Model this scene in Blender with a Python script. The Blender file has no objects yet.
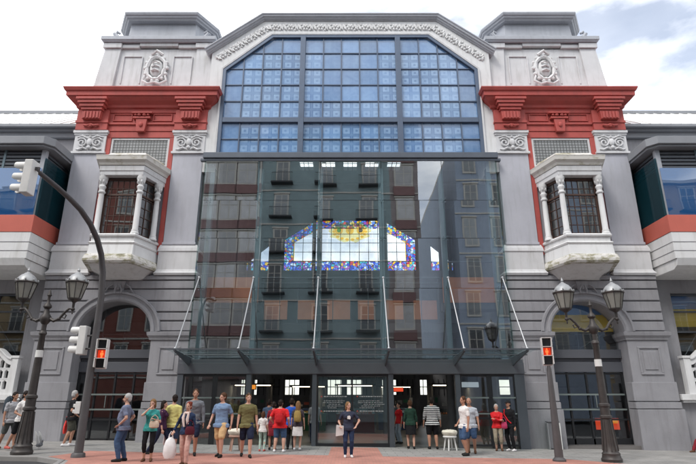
import bpy, bmesh, math, random
from math import sin, cos, pi, radians as R
from mathutils import Vector, Matrix, noise as mnoise

# ------------------------------------------------------------ camera, sky, sun, exposure
S = bpy.context.scene
COL = S.collection
cam_data = bpy.data.cameras.new('camera')
cam = bpy.data.objects.new('camera', cam_data)
COL.objects.link(cam)
cam.location = (-0.12, -22.5, 1.65)
cam.rotation_euler = (R(90 + 17.942), 0, 0)
cam_data.sensor_width = 36
cam_data.lens = 36 * 525 / 696
cam_data.clip_end = 3000
cam_data.clip_start = 0.1
S.camera = cam

SUN_EL, SUN_AZ = R(52), R(218)      # azimuth clockwise from +Y
W = bpy.data.worlds.new('World')
S.world = W
W.use_nodes = True
nt = W.node_tree
nt.nodes.clear()
def N(nt, t, **kw):
    n = nt.nodes.new(t)
    for k, v in kw.items():
        setattr(n, k, v)
    return n
sky = N(nt, 'ShaderNodeTexSky', sky_type='NISHITA', sun_disc=False)
sky.sun_elevation = SUN_EL
sky.sun_rotation = SUN_AZ
sky.air_density = 1.0
sky.dust_density = 1.0
tc = N(nt, 'ShaderNodeTexCoord')
mp = N(nt, 'ShaderNodeMapping')
mp.inputs['Scale'].default_value = (1.0, 1.0, 2.2)
mp.inputs['Location'].default_value = (4.1, 0.4, 2.6)
n1 = N(nt, 'ShaderNodeTexNoise')
n1.inputs['Scale'].default_value = 2.3
n1.inputs['Detail'].default_value = 7
n1.inputs['Roughness'].default_value = 0.55
cr = N(nt, 'ShaderNodeValToRGB')
cr.color_ramp.elements[0].position = 0.40
cr.color_ramp.elements[1].position = 0.58
cr.color_ramp.elements[0].color = (0.24, 0.24, 0.24, 1)
n2 = N(nt, 'ShaderNodeTexNoise')
n2.inputs['Scale'].default_value = 3.5
n2.inputs['Detail'].default_value = 6
cc = N(nt, 'ShaderNodeValToRGB')
cc.color_ramp.elements[0].color = (8.2, 8.4, 8.7, 1)
cc.color_ramp.elements[1].color = (14.5, 14.5, 14.5, 1)
cc.color_ramp.elements[0].position = 0.3
cc.color_ramp.elements[1].position = 0.6
mx = N(nt, 'ShaderNodeMixRGB')
bg = N(nt, 'ShaderNodeBackground')
bg.inputs['Strength'].default_value = 0.14
wo = N(nt, 'ShaderNodeOutputWorld')
L = nt.links.new
L(tc.outputs['Generated'], mp.inputs['Vector'])
L(mp.outputs['Vector'], n1.inputs['Vector'])
L(mp.outputs['Vector'], n2.inputs['Vector'])
L(n1.outputs['Fac'], cr.inputs['Fac'])
L(n2.outputs['Fac'], cc.inputs['Fac'])
L(cr.outputs['Color'], mx.inputs['Fac'])
L(sky.outputs['Color'], mx.inputs['Color1'])
L(cc.outputs['Color'], mx.inputs['Color2'])
L(mx.outputs['Color'], bg.inputs['Color'])
L(bg.outputs['Background'], wo.inputs['Surface'])

sd = bpy.data.lights.new('sun', 'SUN')
sd.energy = 1.5
sd.angle = R(18)
sd.color = (1.0, 0.965, 0.91)
sun = bpy.data.objects.new('sun', sd)
COL.objects.link(sun)
d = Vector((sin(SUN_AZ) * cos(SUN_EL), cos(SUN_AZ) * cos(SUN_EL), sin(SUN_EL)))
sun.rotation_euler = d.to_track_quat('Z', 'Y').to_euler()
sun.location = (-20, -30, 40)

S.view_settings.view_transform = 'Standard'
S.view_settings.look = 'None'
S.view_settings.exposure = 0.42
S.view_settings.gamma = 1
S.view_settings.use_curve_mapping = False
S.render.engine = 'CYCLES'
S.cycles.max_bounces = 8
S.cycles.transparent_max_bounces = 16
S.cycles.glossy_bounces = 4
S.cycles.use_denoising = True

rnd = random.Random(7)

# ------------------------------------------------------------ materials
MATS = {}
def new_mat(name):
    m = bpy.data.materials.new(name)
    m.use_nodes = True
    m.node_tree.nodes.clear()
    MATS[name] = m
    return m, m.node_tree
def paint(name, col, rough=0.7, var=0.12, scale=1.3, bump=0.15, streak=0.0, streak_col=(0.12, 0.11, 0.09),
          metal=0.0, fine=40, spec=0.4, coat=0.0):
    m, t = new_mat(name)
    l = t.links.new
    tc = N(t, 'ShaderNodeTexCoord')
    out = N(t, 'ShaderNodeOutputMaterial')
    b = N(t, 'ShaderNodeBsdfPrincipled')
    b.inputs['Roughness'].default_value = rough
    b.inputs['Metallic'].default_value = metal
    b.inputs['Specular IOR Level'].default_value = spec
    b.inputs['Coat Weight'].default_value = coat
    n = N(t, 'ShaderNodeTexNoise')
    n.inputs['Scale'].default_value = scale
    n.inputs['Detail'].default_value = 8
    n.inputs['Roughness'].default_value = 0.6
    l(tc.outputs['Object'], n.inputs['Vector'])
    mr = N(t, 'ShaderNodeMapRange')
    mr.inputs['From Min'].default_value = 0.25
    mr.inputs['From Max'].default_value = 0.75
    mr.inputs['To Min'].default_value = 1 - var
    mr.inputs['To Max'].default_value = 1 + var
    l(n.outputs['Fac'], mr.inputs['Value'])
    mul = N(t, 'ShaderNodeVectorMath', operation='SCALE')
    mul.inputs[0].default_value = col[:3]
    l(mr.outputs['Result'], mul.inputs['Scale'])
    cur = mul.outputs['Vector']
    if streak > 0:
        mp = N(t, 'ShaderNodeMapping')
        mp.inputs['Scale'].default_value = (3.0, 3.0, 0.35)
        l(tc.outputs['Object'], mp.inputs['Vector'])
        n3 = N(t, 'ShaderNodeTexNoise')
        n3.inputs['Scale'].default_value = 1.6
        n3.inputs['Detail'].default_value = 9
        n3.inputs['Roughness'].default_value = 0.65
        l(mp.outputs['Vector'], n3.inputs['Vector'])
        r = N(t, 'ShaderNodeValToRGB')
        r.color_ramp.elements[0].position = 0.5
        r.color_ramp.elements[1].position = 0.8
        r.color_ramp.elements[0].color = (0, 0, 0, 1)
        r.color_ramp.elements[1].color = (streak, streak, streak, 1)
        l(n3.outputs['Fac'], r.inputs['Fac'])
        mix = N(t, 'ShaderNodeMixRGB')
        mix.inputs['Color2'].default_value = (*streak_col, 1)
        l(r.outputs['Color'], mix.inputs['Fac'])
        l(cur, mix.inputs['Color1'])
        cur = mix.outputs['Color']
    l(cur, b.inputs['Base Color'])
    if bump > 0:
        nf = N(t, 'ShaderNodeTexNoise')
        nf.inputs['Scale'].default_value = fine
        nf.inputs['Detail'].default_value = 4
        l(tc.outputs['Object'], nf.inputs['Vector'])
        bp = N(t, 'ShaderNodeBump')
        bp.inputs['Strength'].default_value = bump
        bp.inputs['Distance'].default_value = 0.01
        l(nf.outputs['Fac'], bp.inputs['Height'])
        l(bp.outputs['Normal'], b.inputs['Normal'])
    l(b.outputs['BSDF'], out.inputs['Surface'])
    return m
def glass(name, tint=(0.8, 0.9, 0.9), refl=0.25, rough=0.0, absorb=0.0, abs_col=(0.02, 0.03, 0.035), wave=0.0, ior=1.5):
    m, t = new_mat(name)
    l = t.links.new
    out = N(t, 'ShaderNodeOutputMaterial')
    tr = N(t, 'ShaderNodeBsdfTransparent')
    tr.inputs['Color'].default_value = (*tint, 1)
    gl = N(t, 'ShaderNodeBsdfGlossy')
    gl.inputs['Roughness'].default_value = rough
    gl.inputs['Color'].default_value = (0.93, 0.97, 1, 1)
    fr = N(t, 'ShaderNodeFresnel')
    ge = N(t, 'ShaderNodeNewGeometry')
    io = N(t, 'ShaderNodeMapRange')       # the same reflectance from either side of the sheet
    io.inputs['To Min'].default_value = ior; io.inputs['To Max'].default_value = 1 / ior
    l(ge.outputs['Backfacing'], io.inputs['Value']); l(io.outputs['Result'], fr.inputs['IOR'])
    ad = N(t, 'ShaderNodeMath', operation='ADD', use_clamp=True)
    ad.inputs[1].default_value = refl
    l(fr.outputs['Fac'], ad.inputs[0])
    base = tr.outputs[0]
    if absorb > 0:
        df = N(t, 'ShaderNodeBsdfDiffuse')
        df.inputs['Color'].default_value = (*abs_col, 1)
        mm = N(t, 'ShaderNodeMixShader')
        mm.inputs[0].default_value = absorb
        l(base, mm.inputs[1]); l(df.outputs[0], mm.inputs[2])
        base = mm.outputs[0]
    mx = N(t, 'ShaderNodeMixShader')
    l(ad.outputs[0], mx.inputs[0]); l(base, mx.inputs[1]); l(gl.outputs[0], mx.inputs[2])
    if wave > 0:
        tc = N(t, 'ShaderNodeTexCoord')
        nf = N(t, 'ShaderNodeTexNoise')
        nf.inputs['Scale'].default_value = 0.5
        nf.inputs['Detail'].default_value = 1
        l(tc.outputs['Object'], nf.inputs['Vector'])
        bp = N(t, 'ShaderNodeBump')
        bp.inputs['Strength'].default_value = 1
        bp.inputs['Distance'].default_value = wave
        l(nf.outputs['Fac'], bp.inputs['Height'])
        l(bp.outputs['Normal'], gl.inputs['Normal'])
    l(mx.outputs[0], out.inputs['Surface'])
    return m
def emit(name, col, st):
    m, t = new_mat(name)
    out = N(t, 'ShaderNodeOutputMaterial')
    e = N(t, 'ShaderNodeEmission')
    e.inputs['Color'].default_value = (*col, 1)
    e.inputs['Strength'].default_value = st
    t.links.new(e.outputs[0], out.inputs['Surface'])
    return m

white = paint('white_paint', (0.60, 0.60, 0.61), 0.75, 0.09, 1.1, 0.25, 0.50, (0.28, 0.27, 0.24))
whiter = paint('bright_white_paint', (0.68, 0.68, 0.68), 0.75, 0.08, 1.1, 0.25, 0.42, (0.30, 0.29, 0.25))
pale = paint('pale_lilac_paint', (0.44, 0.445, 0.49), 0.75, 0.10, 0.9, 0.2, 0.38, (0.25, 0.24, 0.24))
grey = paint('grey_render', (0.285, 0.283, 0.30), 0.8, 0.15, 0.8, 0.4, 0.5, (0.13, 0.12, 0.125))
greyd = paint('grey_joint', (0.17, 0.168, 0.18), 0.85, 0.1, 1, 0.2)
red = paint('red_paint', (0.41, 0.078, 0.066), 0.65, 0.2, 1.2, 0.2, 0.6, (0.26, 0.075, 0.07))
redband = paint('coral_band', (0.52, 0.125, 0.09), 0.6, 0.08, 1.2, 0.1, 0.15, (0.3, 0.08, 0.07))
greycap = paint('zinc_grey_paint', (0.38, 0.395, 0.43), 0.6, 0.1, 1.1, 0.15, 0.35, (0.17, 0.18, 0.2))
winframe = paint('blue_slate_frame', (0.095, 0.125, 0.18), 0.4, 0.1, 2, 0.0, metal=0.2)
steel = paint('dark_steel_frame', (0.085, 0.095, 0.11), 0.45, 0.1, 2, 0.0, metal=0.2)
steelb = paint('blue_grey_steel', (0.13, 0.18, 0.205), 0.4, 0.1, 2, 0.0, metal=0.3)
fascia_m = paint('entrance_fascia', (0.095, 0.10, 0.115), 0.5, 0.06, 2, 0.05)
black = paint('black_frame', (0.018, 0.019, 0.022), 0.45, 0.1, 2, 0.0)
chrome = paint('brushed_steel', (0.36, 0.37, 0.38), 0.4, 0.08, 2, 0.0, metal=0.7)
iron = paint('cast_iron_grey', (0.060, 0.053, 0.050), 0.5, 0.25, 5, 0.2, metal=0.25)
mastp = paint('mast_grey_paint', (0.085, 0.080, 0.082), 0.5, 0.15, 3, 0.1)
roofm = paint('zinc_roof', (0.78, 0.78, 0.76), 0.5, 0.06, 1, 0.0, metal=0.0)
slabm = paint('bay_roof_grey', (0.24, 0.25, 0.27), 0.6, 0.12, 1, 0.1)
terra = paint('terracotta_panel', (0.46, 0.16, 0.07), 0.6, 0.15, 1.5, 0.05)
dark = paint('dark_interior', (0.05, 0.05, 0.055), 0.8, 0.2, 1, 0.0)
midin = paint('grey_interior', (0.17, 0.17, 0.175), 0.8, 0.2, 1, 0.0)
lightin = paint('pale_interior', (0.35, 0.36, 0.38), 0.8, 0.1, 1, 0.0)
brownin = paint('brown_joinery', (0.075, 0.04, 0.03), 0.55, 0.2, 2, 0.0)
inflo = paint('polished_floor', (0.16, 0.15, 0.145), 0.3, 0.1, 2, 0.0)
lettering = paint('white_lettering', (0.42, 0.42, 0.42), 0.6, 0.02, 1, 0.0)
def mossy():
    m, t = new_mat('mossy_stone')
    l = t.links.new
    out = N(t, 'ShaderNodeOutputMaterial'); b = N(t, 'ShaderNodeBsdfPrincipled')
    b.inputs['Roughness'].default_value = 0.9
    tc = N(t, 'ShaderNodeTexCoord')
    mp = N(t, 'ShaderNodeMapping'); mp.inputs['Scale'].default_value = (1.6, 1.6, 3)
    n = N(t, 'ShaderNodeTexNoise'); n.inputs['Scale'].default_value = 1.5; n.inputs['Detail'].default_value = 9
    n.inputs['Roughness'].default_value = 0.7
    r = N(t, 'ShaderNodeValToRGB')
    e = r.color_ramp.elements
    e[0].position = 0.45; e[0].color = (0.62, 0.60, 0.57, 1)
    e[1].position = 0.70; e[1].color = (0.09, 0.085, 0.045, 1)
    k = e.new(0.56); k.color = (0.33, 0.31, 0.22, 1)
    l(tc.outputs['Object'], mp.inputs['Vector']); l(mp.outputs['Vector'], n.inputs['Vector'])
    l(n.outputs['Fac'], r.inputs['Fac']); l(r.outputs['Color'], b.inputs['Base Color'])
    l(b.outputs['BSDF'], out.inputs['Surface'])
    return m
moss = mossy()
def weathered():
    m = mossy(); m.name = 'weathered_white_stone'
    e = [n for n in m.node_tree.nodes if n.type == 'VALTORGB'][0].color_ramp.elements
    e[0].position = 0.52; e[1].position = 0.66; e[2].position = 0.82
    for k, c in zip(e, ((0.64, 0.62, 0.58), (0.40, 0.37, 0.28), (0.13, 0.12, 0.07))): k.color = (*c, 1)
    return m
weath = weathered()
curtain_glass = glass('curtain_glass', (0.84, 0.92, 0.92), 0.27, wave=0.003)
door_glass = glass('door_glass', (0.78, 0.82, 0.8), 0.12)
arch_glass = glass('arch_glass', (0.75, 0.8, 0.8), 0.12, wave=0.004)
canopy_glass = glass('canopy_glass', (0.62, 0.74, 0.72), 0.12)
bay_glass = glass('bay_glass', (0.05, 0.10, 0.16), 0.16, absorb=0.6, abs_col=(0.025, 0.13, 0.36), wave=0.012)  # glass tint whose diffuse blue also stands in for bright blue reflections
bay_glass_side = glass('bay_side_glass', (0.2, 0.36, 0.4), 0.03, absorb=0.4, abs_col=(0.01, 0.06, 0.08), ior=1.1)
return_glass = glass('return_glass', (0.6, 0.75, 0.72), 0.03, absorb=0.25, abs_col=(0.06, 0.1, 0.1), ior=1.05)
oriel_glass = glass('oriel_glass', (0.4, 0.4, 0.4), 0.22, wave=0.01)
lantern_glass = glass('lantern_glass', (0.75, 0.75, 0.7), 0.12, absorb=0.5, abs_col=(0.5, 0.48, 0.42))

# ------------------------------------------------------------ mesh helpers
def sweep_pts(path, prof, closed=False):
    """mitred offsets: list over path of [(a,b,w)...]; offset is to the right of the travel direction"""
    n = len(path); out = []
    for i, p in enumerate(path):
        p = Vector(p)
        dirs = []
        if i > 0 or closed: dirs.append((p - Vector(path[i - 1])).normalized())
        if i < n - 1 or closed: dirs.append((Vector(path[(i + 1) % n]) - p).normalized())
        nn = [Vector((d.y, -d.x)) for d in dirs]
        m = sum(nn, Vector((0, 0))).normalized()
        k = 1 / max(0.3, m.dot(nn[0]))
        out.append([(p.x + m.x * o * k, p.y + m.y * o * k, w) for o, w in prof])
    return out
class MB:
    def __init__(s, mir=1):
        s.v = []; s.f = []; s.mir = mir
    def add(s, vs, fs):
        b = len(s.v); s.v += [tuple(v) for v in vs]; s.f += [tuple(i + b for i in f) for f in fs]
        return s
    def box(s, x0, x1, y0, y1, z0, z1):
        vs = [(x, y, z) for z in (z0, z1) for y in (y0, y1) for x in (x0, x1)]
        return s.add(vs, [(0, 1, 3, 2), (4, 6, 7, 5), (0, 4, 5, 1), (2, 3, 7, 6), (0, 2, 6, 4), (1, 5, 7, 3)])
    def prism(s, pts, a, b, ax='y'):
        n = len(pts)
        def P(p, w):
            if ax == 'y': return (p[0], w, p[1])
            if ax == 'z': return (p[0], p[1], w)
            return (w, p[0], p[1])
        vs = [P(p, a) for p in pts] + [P(p, b) for p in pts]
        fs = [tuple(range(n)), tuple(range(2 * n - 1, n - 1, -1))]
        fs += [(i, (i + 1) % n, (i + 1) % n + n, i + n) for i in range(n)]
        return s.add(vs, fs)
    def frustum(s, lo, hi, z0, z1):
        """lo, hi: plan polygons with equal counts"""
        n = len(lo)
        vs = [(p[0], p[1], z0) for p in lo] + [(p[0], p[1], z1) for p in hi]
        fs = [tuple(range(n)), tuple(range(2 * n - 1, n - 1, -1))]
        fs += [(i, (i + 1) % n, (i + 1) % n + n, i + n) for i in range(n)]
        return s.add(vs, fs)
    def quad(s, *p):
        return s.add(p, [tuple(range(len(p)))])
    def grid(s, rings, closed_u=True, caps=True):
        n = len(rings[0]); m = len(rings)
        vs = [v for r in rings for v in r]; fs = []
        for i in range(m - 1):
            for j in range(n if closed_u else n - 1):
                k = (j + 1) % n
                fs.append((i * n + j, i * n + k, (i + 1) * n + k, (i + 1) * n + j))
        if caps:
            fs.append(tuple(range(n))); fs.append(tuple((m - 1) * n + j for j in range(n - 1, -1, -1)))
        return s.add(vs, fs)
    def lathe(s, c, prof, seg=16, flat=1.0):
        return s.grid([[(c[0] + r * cos(2 * pi * j / seg), c[1] + r * sin(2 * pi * j / seg) * flat, c[2] + z) for j in range(seg)] for r, z in prof])
    def tube(s, pts, r, seg=8):
        pts = [Vector(p) for p in pts]
        rr = r if isinstance(r, (list, tuple)) else [r] * len(pts)
        rings = []; up = None
        for i, p in enumerate(pts):
            d = (pts[min(i + 1, len(pts) - 1)] - pts[max(i - 1, 0)]).normalized()
            if up is None:
                up = Vector((0, 0, 1)) if abs(d.z) < 0.9 else Vector((1, 0, 0))
            a = d.cross(up).normalized(); b = a.cross(d).normalized(); up = b
            rings.append([tuple(p + (a * cos(2 * pi * j / seg) + b * sin(2 * pi * j / seg)) * rr[i]) for j in range(seg)])
        return s.grid(rings)
    def ball(s, c, r, seg=10, rows=6):
        if not isinstance(r, (tuple, list)): r = (r, r, r)
        rings = []
        for i in range(rows + 1):
            t = -pi / 2 + pi * i / rows
            q = max(cos(t), 0.02)
            rings.append([(c[0] + r[0] * q * cos(2 * pi * j / seg), c[1] + r[1] * q * sin(2 * pi * j / seg), c[2] + r[2] * sin(t)) for j in range(seg)])
        return s.grid(rings)
    def cap(s, p0, r0, p1, r1, seg=12, flat=None):
        """capsule with tapered radii; flat = (axis vector, factor) squeezes"""
        p0 = Vector(p0); p1 = Vector(p1); d = p1 - p0; L_ = d.length
        d = d / L_ if L_ > 1e-6 else Vector((0, 0, 1))
        up = Vector((0, 0, 1)) if abs(d.z) < 0.9 else Vector((1, 0, 0))
        a = d.cross(up).normalized(); b = a.cross(d).normalized()
        rings = []
        for t in (-88, -60, -30, 0): rings.append((p0 + d * r0 * sin(R(t)), r0 * cos(R(t))))
        for t in (0, 30, 60, 88): rings.append((p1 + d * r1 * sin(R(t)), r1 * cos(R(t))))
        out = []
        for c, r in rings:
            ring = []
            for j in range(seg):
                o = (a * cos(2 * pi * j / seg) + b * sin(2 * pi * j / seg)) * r
                if flat:
                    ax = Vector(flat[0]).normalized()
                    o = o - ax * o.dot(ax) * (1 - flat[1])
                ring.append(tuple(c + o))
            out.append(ring)
        return s.grid(out)
    def sweep_plan(s, path, prof, closed=False):
        """moulding along a plan path (x,y); prof = closed polygon [(out, z)...]; out is to the right of travel"""
        rows = sweep_pts(path, prof, closed)
        rings = [[(a, b, w) for a, b, w in r] for r in rows]
        if closed: rings.append(rings[0])
        return s.grid(rings, caps=not closed)
    def sweep_front(s, path, prof, y=0.0):
        """moulding along a path in the XZ plane; prof = [(out, forward)...]"""
        rows = sweep_pts(path, prof)
        return s.grid([[(a, y - w, b) for a, b, w in r] for r in rows])
    def mesh(s, name, bevel=0):
        me = bpy.data.meshes.new(name)
        vs = s.v if s.mir == 1 else [(-x, y, z) for x, y, z in s.v]
        me.from_pydata(vs, [], s.f)
        bm = bmesh.new(); bm.from_mesh(me)
        bmesh.ops.recalc_face_normals(bm, faces=bm.faces)
        bm.to_mesh(me); bm.free()
        return me
    def build(s, name, mat, parent=None, bevel=0.0, smooth=False, loc=None, mats=None):
        me = s.mesh(name)
        for m in (mats or [mat]): me.materials.append(m)
        o = bpy.data.objects.new(name, me)
        COL.objects.link(o)
        if parent: o.parent = parent
        if loc: o.location = loc
        if smooth:
            me.polygons.foreach_set('use_smooth', [True] * len(me.polygons))
            me.set_sharp_from_angle(angle=R(40))
        if bevel > 0:
            b = o.modifiers.new('bevel', 'BEVEL')
            b.width = bevel; b.segments = 2; b.limit_method = 'ANGLE'; b.angle_limit = R(35)
        return o
def tag(o, label=None, cat=None, group=None, kind=None):
    if label: o['label'] = label
    if cat: o['category'] = cat
    if group: o['group'] = group
    if kind: o['kind'] = kind
    return o
def empty(name, loc=(0, 0, 0), rz=0, label=None, cat=None, group=None, parent=None):
    o = bpy.data.objects.new(name, None)
    o.empty_display_size = 0.2
    COL.objects.link(o)
    o.location = loc; o.rotation_euler = (0, 0, rz)
    if parent: o.parent = parent
    return tag(o, label, cat, group)
def parts(ms, name, mat, parent, **kw):
    return [m.build(name, mat, parent, **kw) for m in ms]
def kids(o):
    return [c for c in bpy.data.objects if c.parent == o]
def copy_tree(o, parent=None):
    c = o.copy(); COL.objects.link(c); c.parent = parent
    for ch in kids(o): copy_tree(ch, c)
    return c
def gz(x):
    return -0.014 * x
# ------------------------------------------------------------ ground
def ground_mat(name, colA, colB, bw, bh, mortar, rough=0.85, mcol=(0.1, 0.095, 0.09)):
    m, t = new_mat(name)
    l = t.links.new
    out = N(t, 'ShaderNodeOutputMaterial'); b = N(t, 'ShaderNodeBsdfPrincipled')
    b.inputs['Roughness'].default_value = rough
    tc = N(t, 'ShaderNodeTexCoord')
    br = N(t, 'ShaderNodeTexBrick')
    br.inputs['Scale'].default_value = 1
    br.inputs['Brick Width'].default_value = bw
    br.inputs['Row Height'].default_value = bh
    br.inputs['Mortar Size'].default_value = mortar
    br.inputs['Color1'].default_value = (*colA, 1); br.inputs['Color2'].default_value = (*colB, 1)
    br.inputs['Mortar'].default_value = (*mcol, 1)
    n = N(t, 'ShaderNodeTexNoise'); n.inputs['Scale'].default_value = 0.9; n.inputs['Detail'].default_value = 8
    n.inputs['Roughness'].default_value = 0.65
    mr = N(t, 'ShaderNodeMapRange')
    mr.inputs['From Min'].default_value = 0.3; mr.inputs['From Max'].default_value = 0.7
    mr.inputs['To Min'].default_value = 0.75; mr.inputs['To Max'].default_value = 1.18
    mu = N(t, 'ShaderNodeVectorMath', operation='SCALE')
    l(tc.outputs['Object'], br.inputs['Vector']); l(tc.outputs['Object'], n.inputs['Vector'])
    l(n.outputs['Fac'], mr.inputs['Value']); l(br.outputs['Color'], mu.inputs[0]); l(mr.outputs['Result'], mu.inputs['Scale'])
    l(mu.outputs['Vector'], b.inputs['Base Color'])
    bp = N(t, 'ShaderNodeBump'); bp.inputs['Strength'].default_value = 0.3; bp.inputs['Distance'].default_value = 0.004
    bp.invert = True
    l(br.outputs['Fac'], bp.inputs['Height']); l(bp.outputs['Normal'], b.inputs['Normal'])
    l(b.outputs['BSDF'], out.inputs['Surface'])
    return m
paving = ground_mat('grey_paving', (0.30, 0.29, 0.275), (0.255, 0.25, 0.24), 0.6, 0.4, 0.008)
redtile = ground_mat('red_tile_paving', (0.50, 0.225, 0.175), (0.42, 0.185, 0.145), 0.2, 0.1, 0.006, mcol=(0.25, 0.17, 0.14))
asphalt = paint('asphalt', (0.05, 0.05, 0.052), 0.9, 0.2, 0.7, 0.6, fine=120)
kerbm = paint('kerb_stone', (0.26, 0.25, 0.24), 0.8, 0.15, 1.5, 0.3)
def sheet(name, pts, mat, dz=0.0, thick=0.0):
    """polygon on the sloping ground"""
    m = MB()
    n = len(pts)
    m.add([(x, y, gz(x) + dz) for x, y in pts], [tuple(range(n))])
    if thick:
        m.add([(x, y, gz(x) + dz) for x, y in pts] + [(x, y, gz(x) + dz - thick) for x, y in pts],
              [(i, (i + 1) % n, (i + 1) % n + n, i + n) for i in range(n)])
    o = m.build(name, mat)
    # faces up
    return tag(o, kind='structure')
kerb_line = [(-300, -5.0), (-9.1, -5.75), (-8.0, -6.6), (-7.0, -9.5), (9.5, -9.5), (11, -7.2), (300, -7.2)]
sheet('road', [(-400, -400), (400, -400), (400, 400), (-400, 400)], asphalt, -0.75)
sheet('roadway', [(-300, -60), (300, -60), (300, -4), (-300, -4)], asphalt, -0.13)
sheet('pavement', kerb_line + [(300, 1.0), (6.85, 1.0), (6.85, -0.42), (-6.85, -0.42), (-6.85, 1.0), (-300, 1.0)], paving, 0.0, 0.2)
k = MB()
rows = sweep_pts(kerb_line, [(0.17, 0.006), (0.02, 0.006), (0.02, -0.2), (0.17, -0.2)])
k.grid([[(a, b, gz(a) + w) for a, b, w in r] for r in rows])
tag(k.build('kerb', kerbm, bevel=0.02), kind='structure')
sheet('red_paving', [(-8.9, -5.85), (-7.85, -6.75), (-6.85, -9.35), (9.35, -9.35), (8.6, -5.9), (6.9, -4.3), (1.0, -4.3), (1.0, -0.95), (-0.75, -0.95), (-0.75, -4.2), (-5.6, -4.2), (-8.6, -3.9)], redtile, 0.004)

# ------------------------------------------------------------ the market hall
hall = empty('market_hall', (0, 0, 0), 0, 'ornate grey and white market hall with red cornices and a tall glass front', 'market building')
railg = paint('grey_green_rail', (0.22, 0.26, 0.25), 0.4, 0.1, 2, 0, metal=0.3)
CX = 10.05
Y0 = 0.0
def arch_x(z, a=1.6, b=1.35, zs=4.48):
    t = max(0.0, min(1.0, (z - zs) / b))
    return a * math.sqrt(max(0, 1 - t * t))
def arch_curve(a, b, zs=4.48, n=20, cx=CX):
    return [(cx + a * cos(pi * i / n), zs + b * sin(pi * i / n)) for i in range(n + 1)]

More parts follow.
